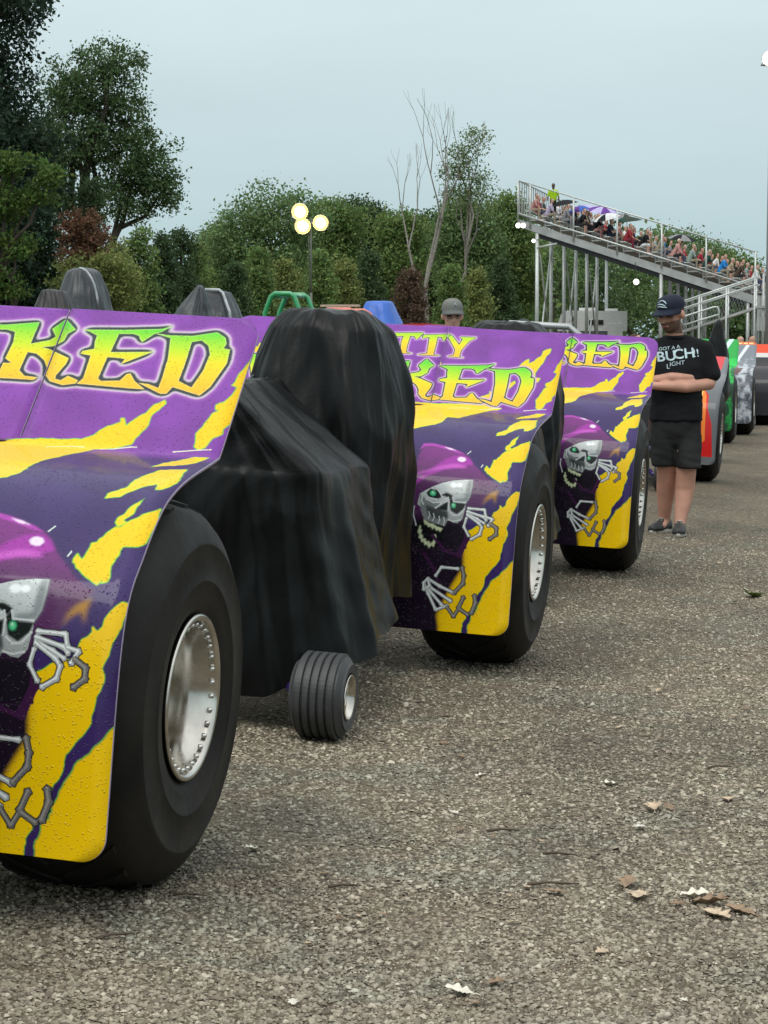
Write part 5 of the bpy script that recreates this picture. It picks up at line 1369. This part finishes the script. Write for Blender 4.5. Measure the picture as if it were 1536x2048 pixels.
# spectators: seated (three poses) and standing, one skin each
def spectator_mesh(kind):
    b0 = MB(); S = []
    def lb(pts, rad, mi):
        limb(b0, pts, rad)
        for i in range(len(pts)-1): S.append((pts[i], pts[i+1], max(rad[i], rad[i+1]), mi))
    # faces +x; origin at the seat under the hips (feet for standing)
    if kind == 'stand':
        for s in (-1, 1):
            lb([(0, s*.09, .88), (.0, s*.095, .48), (0, s*.10, .08), ], [.088, .062, .045], 2); lb([(0, s*.10, .04), (.14, s*.11, .04)], [.045, .04], 2)
            lb([(0, s*.05, 1.40), (0, s*.19, 1.38), (-.02, s*.27, 1.14)], [.07, .066, .052], 1); lb([(-.02, s*.27, 1.14), (.02, s*.30, .90)], [.045, .04], 0)
        lb([(0, -.07, .95), (0, -.09, 1.34)], [.11, .11], 1); lb([(0, .07, .95), (0, .09, 1.34)], [.11, .11], 1)
        lb([(0, 0, 1.40), (.01, 0, 1.54)], [.06, .055], 0); lb([(.02, 0, 1.60), (.015, 0, 1.68)], [.085, .095], 0); S.append(((-.03, 0, 1.69), (-.01, 0, 1.76), .085, 3))
    else:
        ln = {'lean': .22, 'up': .05, 'elbows': .30}[kind]
        for s in (-1, 1):
            lb([(.02, s*.09, .10), (.42, s*.10, .13)], [.092, .07], 2); lb([(.42, s*.10, .13), (.40, s*.11, -.28)], [.06, .045], 0 if kind != 'lean' else 2); lb([(.40, s*.11, -.31), (.54, s*.12, -.33)], [.045, .04], 2)
            sh_ = (ln, s*.19, .56); el_ = (ln+.10, s*.24, .32) if kind != 'elbows' else (ln+.08, s*.20, .26)
            lb([(ln*.9, s*.06, .57), sh_, el_], [.07, .066, .052], 1); lb([el_, (.40, s*.08, .24 if kind != 'elbows' else .34)], [.044, .036], 0)
        for s in (-1, 1): lb([(0, s*.07, .12), (ln*.5, s*.08, .34), (ln, s*.09, .54)], [.125, .115, .105], 1)
        lb([(ln, 0, .60), (ln+.04, 0, .72)], [.06, .055], 0); lb([(ln+.06, 0, .78), (ln+.05, 0, .86)], [.085, .095], 0); S.append(((ln-.0, 0, .86), (ln+.02, 0, .94), .09, 3))
    me = remeshed(b0, 'body', .026, 2); 
    for m in (SKIN2, SHIRT_BLACK, SHORTS_BLACK, HAIR): me.materials.append(m)
    nearest_tags(me, S); return me
SP = {k: spectator_mesh(k) for k in ('lean', 'up', 'elbows', 'stand')}
def cm(n, c): return mat('cloth_'+n, c, .85, var=.15, var_scale=6, spec=.2)
CL = {n: cm(n, c) for n, c in dict(pink=(.50,.26,.24), red=(.34,.04,.05), white=(.66,.66,.66), black=(.014,.015,.018), navy=(.02,.028,.05), tan=(.34,.27,.19), khaki=(.30,.26,.19), sage=(.26,.33,.30), forest=(.02,.06,.045), blue=(.03,.24,.62), brown=(.08,.055,.04), grey=(.22,.22,.23), neon=(.38,.62,.02), orange=(.60,.14,.05), denim=(.06,.08,.13), dark=(.03,.03,.032), lilac=(.42,.36,.50), maroon=(.20,.03,.05)).items()}
HAIRS = {n: cm('hair_'+n, c) for n, c in dict(dark=(.02,.014,.01), brown=(.07,.045,.03), blond=(.34,.25,.14), grey=(.36,.35,.34), ginger=(.28,.09,.03), cream=(.66,.62,.54)).items()}

# ------------------------------------------------------------------ the grandstand
GA = R_(12.5)
stand = empty('grandstand', (7.8, 112, 0), (0, 0, -GA)); tag(stand, 'grey metal grandstand of sloping bench rows with spectators', 'grandstand')
LEN = 30.
ALU = mat('weathered_aluminium', (.42,.43,.42), .45, .35, var=.15, var_scale=2)
ALU_L = mat('pale_aluminium_tube', (.55,.58,.56), .4, .3, var=.1)
def st_top(lx): return 7.78 - (lx+.31)*.3307
def part(n, m, fn, parent=stand):
    b_ = MB(); fn(b_); return b_.build(n, m, parent)
for yy in (0., 10., 20., 30.):
    part('stringer', ALU, lambda b_: b_.loft([[(-1.0, y_, st_top(-1.0)-.38), (11.2, y_, st_top(11.2)-.42), (11.2, y_, st_top(11.2)), (-1.0, y_, st_top(-1.0))] for y_ in (yy-.06, yy+.06)], smooth=False))
ROWS = 15
for i in range(ROWS):
    lx = -.45+.8*i; z = st_top(lx)
    part('foot_board', ALU, lambda b_: b_.box((lx+.30, LEN/2-.15, z+.10), (.48, LEN, .045)))
    part('seat_board', ALU_L, lambda b_: b_.box((lx, LEN/2-.15, z+.56), (.27, LEN, .05)))
    part('seat_bracket', ALU, lambda b_: [b_.box((lx, yy, z+.26), (.05, .05, .56)) for yy in (.25, 10, 20, 29.5)])
for i, lx in enumerate((-.99, -.37, 1.85, 4.06, 6.30, 8.52, 10.95)):
    part('guard_post', ALU_L, lambda b_: b_.tube([(lx, -.14, 9.64-(lx+.0)*.312-2.22), (lx, -.14, 9.64-lx*.312)], .045, 8))
part('guard_rail', ALU_L, lambda b_: b_.tube([(-.99, -.14, 9.95), (10.95, -.14, 9.64-10.95*.312)], .04, 8))
part('guard_rail', ALU_L, lambda b_: b_.tube([(-.99, -.16, 8.29), (10.95, -.16, 8.29-11.94*.319)], .045, 8))
part('back_rail', ALU, lambda b_: [b_.tube([(-.99, 0, z_), (-.99, LEN, z_)], .04, 6) for z_ in (9.95, 8.25)])
for k in range(38):
    part('baluster', ALU, lambda b_: b_.box((-.99, .4+k*.78, 9.1), (.05, .07, 1.7)))
for k in range(7):
    yy = .05+5*k
    part('rear_post', ALU_L, lambda b_: b_.tube([(-.02, yy, -.05), (-.02, yy, st_top(-.02)-.34)], .10, 10))
    part('middle_post', ALU, lambda b_: b_.tube([(6.27, yy, -.05), (6.27, yy, st_top(6.27)-.38)], .10, 10))
    part('front_post', ALU, lambda b_: b_.tube([(10.6, yy, -.05), (10.6, yy, st_top(10.6)-.38)], .09, 10))
    part('cross_beam', M['dark_steel'], lambda b_: b_.loft([[(-.02, y_, st_top(-.02)-.62), (10.6, y_, st_top(10.6)-.62), (10.6, y_, st_top(10.6)-.40), (-.02, y_, st_top(-.02)-.40)] for y_ in (yy+.08, yy+.22)], smooth=False))
for k in (0, 2, 4):
    part('brace', ALU_L, lambda b_: b_.tube([(-.02, .1+5*k, .3), (-.02, 5+5*k, 6.6)], .05, 6))
    part('brace', ALU, lambda b_: b_.tube([(.12, .1+5*k, 6.2), (.12, 5+5*k, .3)], .04, 6))
part('strut', ALU_L, lambda b_: b_.tube([(-.02, -.02, 6.55), (1.0, -.02, 6.75)], .05, 6))
part('front_deck', ALU, lambda b_: b_.box((12.0, LEN/2, 3.95), (2.2, LEN, .16)))
for k in range(6):
    part('skirt_panel', ALU, lambda b_: b_.box((11.05+.32*k, -.05+.02*(k % 2), 3.2), (.30, .03, 1.75)))
for k in range(4):
    part('deck_post', ALU_L, lambda b_: b_.tube([(10.95+.65*k, -.12, -.05), (10.95+.65*k, -.12, 5.4-.2*(k % 2))], .055, 8))

def on_stand(lx, ly, z): return stand.matrix_basis @ Vector((lx, ly, z))
def sit(row, ly, pose, shirt_, pants, hair, label, yaw=0., z=None, skin=None):
    lx = -.45+.8*row; zz = (st_top(lx)+.585) if z is None else z
    o = ob('person', SP[pose], None, None, on_stand(lx-.02, ly, zz), (0, 0, -GA+R_(yaw)))
    for i, m in enumerate((skin or SKIN2, CL[shirt_], CL[pants], HAIRS[hair])):
        o.material_slots[i].link = 'OBJECT'; o.material_slots[i].material = m
    tag(o, label, 'person', 'spectators on the grandstand'); return o
bpy.context.view_layer.update()
crowd = [(0, 1.0, 'lean', 'pink', 'tan', 'dark', 'spectator in pink at the top corner of the grandstand'),
 (0, 3.0, 'up', 'red', 'denim', 'dark', 'spectator in red beside the one in pink on the top row'),
 (1, .9, 'lean', 'lilac', 'khaki', 'brown', 'spectator in lilac on the second row from the top'),
 (1, 3.2, 'elbows', 'white', 'white', 'blond', 'blond spectator in white right below the standing man'),
 (2, 1.2, 'lean', 'grey', 'grey', 'brown', 'spectator in grey under the first black umbrella'),
 (2, 3.6, 'elbows', 'black', 'dark', 'ginger', 'red-haired spectator in black beside a guard post'),
 (3, 1.0, 'elbows', 'black', 'dark', 'dark', 'spectator in black left of the bright purple umbrella'),
 (3, 4.0, 'lean', 'white', 'lilac', 'grey', 'grey-haired spectator in white under the blue umbrella'),
 (4, 1.1, 'lean', 'black', 'pink', 'brown', 'bare-legged spectator in black under the purple umbrella'),
 (4, 3.8, 'up', 'navy', 'dark', 'dark', 'spectator in navy behind the purple umbrella'),
 (5, 1.0, 'up', 'navy', 'navy', 'dark', 'spectator in navy under the white and black umbrella'),
 (5, 3.5, 'lean', 'pink', 'tan', 'dark', 'spectator in faded pink right of the white and black umbrella'),
 (6, 1.1, 'lean', 'red', 'maroon', 'brown', 'spectator all in red under the dark green umbrella'),
 (6, 3.4, 'up', 'red', 'dark', 'brown', 'second spectator in red under the dark green umbrella'),
 (7, 1.0, 'elbows', 'black', 'white', 'brown', 'spectator in black with pale trousers right of the dark green umbrella'),
 (7, 3.2, 'lean', 'tan', 'khaki', 'grey', 'spectator in tan halfway down the grandstand'),
 (8, 1.2, 'lean', 'khaki', 'grey', 'brown', 'spectator in khaki next to the middle guard post'),
 (8, 4.4, 'up', 'blue', 'denim', 'cream', 'spectator with a pale cap in blue on a middle row'),
 (9, 1.0, 'elbows', 'pink', 'dark', 'cream', 'spectator in pink with a cream hat'),
 (9, 3.4, 'lean', 'pink', 'denim', 'dark', 'dark-haired spectator in pink beside the cream hat'),
 (10, 1.1, 'lean', 'sage', 'khaki', 'blond', 'blond spectator in a sage green shirt and khaki trousers'),
 (10, 4.2, 'up', 'dark', 'dark', 'dark', 'spectator in dark grey behind the sage green shirt'),
 (11, 1.3, 'lean', 'forest', 'khaki', 'grey', 'spectator in forest green behind the blue shirt'),
 (11, 3.8, 'up', 'red', 'denim', 'dark', 'spectator in red behind the blue shirt'),
 (12, 1.0, 'lean', 'blue', 'khaki', 'brown', 'spectator in a vivid blue shirt low on the grandstand'),
 (12, 3.5, 'up', 'brown', 'dark', 'brown', 'long-haired spectator in brown right of the blue shirt'),
 (13, 1.1, 'elbows', 'brown', 'dark', 'dark', 'spectator in dark brown leaning over on a low row'),
 (13, 3.6, 'up', 'white', 'grey', 'dark', 'spectator in white with a black cap low on the grandstand'),
 (14, 1.2, 'lean', 'white', 'denim', 'brown', 'spectator in white on the lowest row'),
 (14, 3.0, 'up', 'navy', 'navy', 'blond', 'blond spectator in navy on the lowest row')]
for i, (r_, ly, po, sh_, pa, ha, lb_) in enumerate(crowd): sit(r_, ly, po, sh_, pa, ha, lb_, yaw=random.uniform(-14, 14))
far = ['dark', 'grey', 'red', 'navy', 'white', 'tan', 'black', 'sage']
ORD = ['first', 'second', 'third', 'fourth', 'fifth', 'sixth', 'seventh', 'eighth', 'ninth', 'tenth', 'eleventh', 'twelfth', 'thirteenth', 'fourteenth', 'lowest']
back = []
for i in range(60):
    r_ = (i*5+i//14) % 15; ly = 2.2+1.35*(i % 9)+.9*random.random()
    if any(abs(ly-q) < .62 for rr_, q, _ in [(c_[0], c_[1], 0) for c_ in crowd]+[(b_[0], b_[1], 0) for b_ in back] if rr_ == r_): ly += .75
    back.append((r_, ly, i))
for r_, ly, i in back:
    k_ = sorted([c_[1] for c_ in crowd if c_[0] == r_]+[b_[1] for b_ in back if b_[0] == r_]).index(ly)
    sh_ = far[i % 8]; ha = ('dark', 'brown', 'grey')[(i//2) % 3]
    o = sit(r_, ly, ('lean', 'up', 'elbows')[i % 3], sh_, ('dark', 'denim', 'khaki')[i % 3], ha, 'spectator with %s hair and %s top, %s from the rail on the %s row' % (ha, sh_, ORD[k_], ORD[r_]), yaw=random.uniform(-20, 20))
    o['group'] = 'spectators farther along the rows'
gm_ = ob('person', SP['stand'], None, None, on_stand(.55, 1.7, st_top(.35)+.585), (0, 0, -GA+R_(-70)))
for i, m in enumerate((mat('skin_dark', (.10,.055,.04), .5), CL['neon'], CL['dark'], HAIRS['dark'])): gm_.material_slots[i].link = 'OBJECT'; gm_.material_slots[i].material = m
tag(gm_, 'man in a neon yellow-green shirt standing at the top of the grandstand', 'person')

def umbrella(label, row, ly, h, cols, r_=.62, tilt=(0, 0)):
    r_ *= 1.25; h += .20
    lx = -.45+.8*row+.1; z0 = st_top(lx)+.585
    root = empty('umbrella', on_stand(lx, ly, z0), (R_(tilt[0]), R_(tilt[1]), -GA)); tag(root, label, 'umbrella', 'umbrellas held over the crowd')
    n = 8
    for k in range(n):
        b_ = MB(); V = [(0, 0, h+.26)]; a0, a1 = 2*math.pi*k/n, 2*math.pi*(k+1)/n
        for t in (.35, .7, 1.):
            zz = h+.26*(1-t**1.9)
            for a in np.linspace(a0, a1, 4): V.append((r_*t*math.cos(a)*(1-.06*t*math.sin((a-a0)/(a1-a0)*math.pi)), r_*t*math.sin(a)*(1-.06*t*math.sin((a-a0)/(a1-a0)*math.pi)), zz))
        F = [(0, 1+j, 2+j) for j in range(3)]+[(1+i*4+j, 1+(i+1)*4+j, 2+(i+1)*4+j, 2+i*4+j) for i in range(2) for j in range(3)]
        b_.add(V, F, 0, True); b_.build('canopy_panel', CL[cols[k % len(cols)]], root)
    b_ = MB(); b_.tube([(0, 0, .42), (0, 0, h+.30)], .014, 6); b_.build('shaft', M['dark_steel'], root)
CL['violet'] = cm('violet', (.13,.05,.26)); CL['royal'] = cm('royal', (.06,.12,.40)); CL['olive'] = cm('olive', (.035,.05,.035)); CL['paleviolet'] = cm('paleviolet', (.44,.40,.62))
umbrella('black umbrella below the standing man', 2, 1.9, .78, ('black',), .62, (6, -10))
umbrella('blue and purple umbrella left of the brightest purple one', 3, 3.2, .86, ('royal', 'violet', 'royal', 'paleviolet'), .66, (10, -14))
umbrella('purple and white umbrella, the highest of the group', 4, 2.6, 1.02, ('violet', 'paleviolet'), .66, (14, 10))
umbrella('white and black umbrella right in front of the purple ones', 5, .8, .80, ('white', 'white', 'black'), .56, (12, -12))
umbrella('dark patterned umbrella behind the purple and white one', 5, 4.6, 1.0, ('olive', 'grey'), .56, (4, 12))
umbrella('dark green umbrella over the spectators in red', 6, 1.8, .92, ('olive', 'olive', 'forest'), .66, (5, -6))
umbrella('grey umbrella with black panels right of the middle guard post', 9, 3.8, .90, ('grey', 'black'), .62, (8, 8))

# access ramp with tube railings in front of the stand
ramp = empty('access_ramp', (7.8, 104, 0), (0, 0, -GA)); tag(ramp, 'pale metal access ramp with tube railings rising to the grandstand', 'ramp')
part('deck', ALU, lambda b_: b_.loft([[(5.6, y_, 1.95), (9.75, y_, 3.30), (9.75, y_, 3.42), (5.6, y_, 2.07)] for y_ in (0, 1.5)], smooth=False), ramp)
for y_ in (0., 1.5):
    for dz in (1.12, .78): part('rail', ALU_L, lambda b_: b_.tube([(5.6, y_, 2.29+dz), (9.75, y_, 3.64+dz)], .045, 8), ramp)
    for lx in (5.8, 7.05, 8.3, 9.6): part('post', ALU_L, lambda b_: b_.tube([(lx, y_, .0), (lx, y_, 2.29+1.12+(lx-5.6)*.325)], .045, 8), ramp)
part('handrail', ALU_L, lambda b_: b_.tube([(6.35, -.25, 2.55), (6.25, -.25, 2.70), (6.30, -.25, 2.86), (6.45, -.25, 2.95), (7.75, -.25, 3.36), (7.92, -.25, 3.36), (7.98, -.25, 3.22), (7.98, -.25, 2.6)], .042, 8), ramp)
part('handrail', ALU_L, lambda b_: b_.tube([(6.35, -.25, 2.52), (7.98, -.25, 3.02)], .042, 8), ramp)
part('mesh_infill', M['steel'], lambda b_: [b_.tube([(5.7+k*.14, 1.46, 2.1+k*.045), (5.7+k*.14+s_*.45, 1.46, 3.3+k*.045)], .008, 3, caps=False) for k in range(28) for s_ in (1, -1)], ramp)
landing = part('landing', ALU, lambda b_: [b_.box((10.35, .7, 3.36), (1.2, 1.7, .12)), b_.tube([(10.0, 0, 0), (10.0, 0, 4.9)], .06, 8), b_.tube([(10.9, 0, 0), (10.9, 0, 4.9)], .06, 8), b_.tube([(10.0, 0, 3.0), (10.9, 0, 3.0)], .05, 8)], ramp)

# lamps
LAMP_W = mat('lamp_glow_white', (1,1,1), .5, emit=(1., .97, .90), emit_s=16)
LAMP_Y = mat('lamp_glow_warm', (1,.9,.6), .5, emit=(1., .80, .38), emit_s=60)
RIM_Y = mat('lamp_glow_ring_warm', (1,.8,.3), .4, emit=(1., .66, .14), emit_s=1.5)  # warm and white rings emit by themselves, imitating the halo round a lens
RIM_W = mat('lamp_glow_ring_white', (1,1,1), .4, emit=(1., .97, .9), emit_s=1.3)
REFL = mat('lamp_reflector', (.85,.80,.66), .3, .6)
def floodlight(parent, c, d, r_, lm, dep=.18):
    """bowl housing with a lit lens and a glowing ring imitating its halo; d: direction it shines"""
    q = Vector(d).to_track_quat('Z', 'Y').to_matrix()
    b_ = MB(); b_.lathe([(-dep, .0), (-dep, r_*.35), (-dep*.6, r_*.75), (0, r_), (.012, r_*1.05), (0, r_*.97)], 20, 'z'); b_.v = [tuple(q @ Vector(v)+Vector(c)) for v in b_.v]; h_ = b_.build('lamp_housing', REFL, parent)
    for nm, m_, pr_ in (('lens', lm, [(.008, 0), (.008, r_*.62)]), ('glow_ring', RIM_Y if lm is LAMP_Y else RIM_W, [(.006, r_*.60), (.002, r_*.96)])):
        b_ = MB(); b_.lathe(pr_, 24, 'z'); b_.v = [tuple(q @ Vector(v)+Vector(c)) for v in b_.v]; b_.build(nm, m_, h_)
tx, ty = hx(623, 62), 62.
tower = empty('light_tower', (tx, ty, 0)); tag(tower, 'portable light tower with three warm floodlights in front of the trees', 'light tower')
part('mast', mat('weathered_mast', (.13,.14,.12), .6, .3), lambda b_: [b_.tube([(0, 0, .5), (0, 0, 3.0)], .035, 8), b_.tube([(.0, 0, 2.6), (0, 0, 5.1)], .022, 8), b_.tube([(-.06, 0, 2.6), (-.06, 0, 5.0)], .012, 5)], tower)
part('crossbar', M['steel'], lambda b_: b_.tube([(-.35, 0, 4.95), (.30, 0, 4.95)], .025, 6), tower)
part('trailer', M['white'], lambda b_: [b_.box((0, 0, .62), (1.2, 1.8, .6)), b_.box((0, -1.3, .42), (.08, 1.2, .08))], tower)
for s in (-1, 1): part('wheel', M['rubber'], lambda b_: b_.lathe([(-.09, .16), (-.09, .3), (.09, .3), (.09, .16), (.09, 0)], 20, 'x', (s*.68, 0, .30)), tower)
floodlight(tower, (-.31, -.06, 5.26), (-.05, -1, -.05), .235, LAMP_Y); floodlight(tower, (-.23, -.06, 4.86), (.0, -1, -.08), .225, LAMP_Y); floodlight(tower, (.27, -.06, 4.95), (.08, -1, -.05), .22, LAMP_Y)
def stand_lamp(label, lx, z, r_, n=1):
    p = on_stand(lx, -.35, z); root = empty('floodlight', p); tag(root, label, 'floodlight', 'lit floodlights on the grandstand')
    for k in range(n): floodlight(root, (k*.26, -.12, 0), (-.15, -1, -.1), r_, LAMP_W, .14)
    b_ = MB(); b_.tube([(0, 0, .02), (.26*(n-1)+.02, .0, .02), (.3, .26, .08)], .02, 6); b_.build('bracket', M['dark_steel'], root)
stand_lamp('pair of white floodlights at the upper back corner of the grandstand', -.95, 7.66, .135, 2)
stand_lamp('single white floodlight at the head of the first rear post', -.16, 6.88, .10)
stand_lamp('oval white lamp hanging under the grandstand beam', 5.05, 4.78, .15)
for o in (scene.objects.get('floodlight.002'),):
    b_ = MB(); b_.tube([(0, .02, 0), (0, .3, 1.0)], .015, 5); b_.build('hanger', M['dark_steel'], o)
pole = empty('lamp_post', (hx(1534.5, 100), 100, 0)); tag(pole, 'tall grey lamp post at the frame edge with a lit head', 'lamp post')
part('shaft', M['steel'], lambda b_: b_.tube([(0, 0, 0), (0, 0, 8), (0, 0, 14.3)], [.17, .14, .10], 12), pole)
part('crossarm', M['steel'], lambda b_: b_.tube([(-.5, 0, 14.2), (.9, 0, 14.2)], .06, 8), pole)
for k in (-.12, .70): floodlight(pole, (k, -.15, 14.45), (-.2, -1, -.25), .36, LAMP_W, .25)

# camper parked behind the grandstand posts
cam_r = empty('camper', (hx(1180, 140), 140, 0), (0, 0, R_(-6))); tag(cam_r, 'white camper with rounded nose and a grey lower half parked beyond the posts', 'camper')
W2 = mat('camper_white', (.80,.81,.80), .4, var=.06); G2m = mat('camper_grey', (.13,.14,.145), .4)
part('body', W2, lambda b_: b_.loft([[(-2.1, y_, 2.55), (-2.05, y_, 3.1), (-1.85, y_, 3.65), (-1.5, y_, 3.85), (2.3, y_, 3.80), (2.3, y_, 2.55)] for y_ in (-1.1, 1.1)], smooth=False), cam_r)
part('lower_body', G2m, lambda b_: b_.box((.25, 0, 1.55), (3.4, 2.15, 1.98)), cam_r)
part('roof_vent', W2, lambda b_: b_.box((-.2, 0, 3.93), (1.1, .8, .2)), cam_r); part('roof_vent', W2, lambda b_: b_.box((1.3, 0, 3.90), (.8, .8, .16)), cam_r)
part('door', W2, lambda b_: b_.box((1.55, -1.12, 1.9), (.95, .06, 2.2)), cam_r)
part('window', M['black'], lambda b_: b_.box((-.2, -1.10, 1.95), (1.1, .06, .55)), cam_r)
part('window', M['black'], lambda b_: b_.box((.35, -1.12, 3.1), (.9, .06, .30)), cam_r)
for wx in (-.6, .5): part('wheel', M['rubber'], lambda b_: b_.lathe([(-1.1, 0), (-1.1, .36), (-.85, .36), (-.85, 0)], 20, 'y', (wx, 0, .36)), cam_r)

# a few people walking between the far tractors and the ramp
for i, (px, d, sh_, pa, ha, lb_) in enumerate(((1443, 58, 'grey', 'dark', 'brown', 'onlooker in grey beyond the green tractor'), (1478, 61, 'pink', 'tan', 'blond', 'blond onlooker in pink beyond the silver tractor'), (1500, 56, 'dark', 'denim', 'dark', 'onlooker in dark clothes above the silver panel'), (1266, 30, 'grey', 'dark', 'brown', 'onlooker whose hair shows just above the third purple panel'))):
    o = ob('person', SP['stand'], None, None, (hx(px, d), d, 0 if i < 3 else -.14), (0, 0, R_(-90+30*i)))
    for k, m in enumerate((SKIN2, CL[sh_], CL[pa], HAIRS[ha])): o.material_slots[k].link = 'OBJECT'; o.material_slots[k].material = m
    tag(o, lb_, 'person', 'onlookers behind the row')

# ------------------------------------------------------------------ litter on the gravel
def ground_pt(px, py):
    v = at(px, py, 1.0) - Vector((0, 0, CAM_H)); t = CAM_H/-v.z
    for _ in range(4): p = Vector((0, 0, CAM_H))+v*t; t = (CAM_H-ground_h(p.x, p.y))/-v.z
    return Vector((0, 0, CAM_H))+v*t
LEAF = {'tan': mat('dry_leaf_tan', (.50,.39,.27), .7, var=.3, var_scale=60), 'brown': mat('dry_leaf_brown', (.25,.17,.105), .7, var=.3, var_scale=60), 'pale': mat('dry_leaf_pale', (.66,.62,.52), .6, var=.15, var_scale=60), 'green': mat('green_leaf', (.16,.25,.05), .6, var=.2)}
def leaf(px, py, L_, kind, label, seed, grp):
    r = np.random.default_rng(seed); p = ground_pt(px, py)
    V = []; F = []; n = 20; curl = .25+.5*r.random()
    for i in range(n+1):
        t = i/n; w_ = L_*.36*math.sin(math.pi*min(1, t*1.05+.02))**.75*(.74+.26*math.cos(2*math.pi*3.3*t+1.0))
        for s in (-1, -.5, 0, .5, 1):
            V.append((L_*(t-.5), s*w_, .004+L_*curl*(.5*(s*s)*(w_/L_)*1.6+.35*(t-.5)**2*(1 if r.random() < .9 else 1.5))+r.normal(0, L_*.010)))
    F = [(i*5+j, i*5+j+1, (i+1)*5+j+1, (i+1)*5+j) for i in range(n) for j in range(4)]
    b_ = MB(); b_.add(V, F, 0, True); b_.tube([(-L_*.5, 0, .008), (-L_*.62, L_*.03, .010), (-L_*.75, L_*.02, .006)], .0012, 4)
    o = b_.build('fallen_leaf', LEAF[kind], None, p+Vector((0, 0, .006)), (r.normal(0, .12), r.normal(0, .12), r.random()*6.28)); tag(o, label, 'leaf', grp)
big = [(1218, 1574, .075, 'pale', 'pale curled leaf in the middle of the gravel lane'), (1306, 1621, .085, 'tan', 'tan crumpled leaf right of the pale curled one'), (1279, 1659, .055, 'pale', 'small white oval leaf on the gravel'), (1455, 1604, .07, 'tan', 'tan leaf by the frame edge'), (1277, 1797, .10, 'tan', 'long tan leaf lying left of the brown leaf pile'), (1390, 1800, .095, 'pale', 'pale leaf on top of the brown leaf pile'), (1434, 1837, .11, 'tan', 'torn tan leaf at the bottom of the leaf pile'), (1256, 1770, .09, 'brown', 'brown leaf above the long tan leaf'), (1418, 1812, .11, 'brown', 'dark brown leaf inside the leaf pile'), (1475, 1828, .10, 'brown', 'brown leaf at the frame edge of the pile'), (962, 1557, .05, 'pale', 'thin white leaf nearest the small front wheel'), (1052, 1592, .05, 'pale', 'thin white leaf in the middle left of the lane'), (908, 1631, .045, 'pale', 'white sliver of leaf left of the lane'), (915, 1990, .075, 'pale', 'pale leaf near the bottom edge of the picture'), (1505, 1195, .20, 'green', 'green leafy sprig far up the lane by the frame edge'), (505, 1705, .06, 'pale', 'white leaf right beside the nearest tyre'), (1105, 1790, .07, 'brown', 'dark curled leaf in the centre foreground')]
for i, (px, py, L_, k, lb_) in enumerate(big): leaf(px, py, L_, k, lb_, 500+i, 'fallen leaves on the lane')
for i in range(46):
    py = 1120+900*random.random()**1.2; px = random.uniform(560+max(0, 1700-py)*.9, 1530)
    leaf(px, py, random.uniform(.022, .05), random.choice(('tan', 'brown', 'brown', 'pale', 'tan')), 'small dry leaf scrap scattered on the gravel', 600+i, 'small leaf scraps')
TWIG = mat('twig_bark', (.10,.075,.055), .85)
for i, (px, py, L_, a) in enumerate(((1008, 1668, .10, .1), (1120, 1716, .10, -.2), (1107, 1776, .14, .05), (690, 1780, .09, .2), (380, 1798, .09, -.1), (232, 1880, .10, .5), (1440, 1540, .09, .3))):
    p = ground_pt(px, py); b_ = MB(); b_.tube([(-L_/2, 0, .008), (-L_*.1, L_*.05, .012), (L_*.2, 0, .010), (L_/2, L_*.04, .007)], [.0045, .004, .0035, .002], 6); b_.tube([(L_*.1, .0, .010), (L_*.28, -L_*.12, .014)], [.0025, .0012], 5)
    o = b_.build('twig', TWIG, None, p+Vector((0, 0, .003)), (0, 0, a)); tag(o, ('twig in the left half of the lane', 'twig in the centre of the lane', 'longest twig above the dark curled leaf', 'pale chip-like twig between tyre and leaves', 'twig just right of the nearest tyre', 'twig below the nearest tyre', 'twig near the pale leaves by the frame edge')[i], 'twig', 'twigs on the lane')
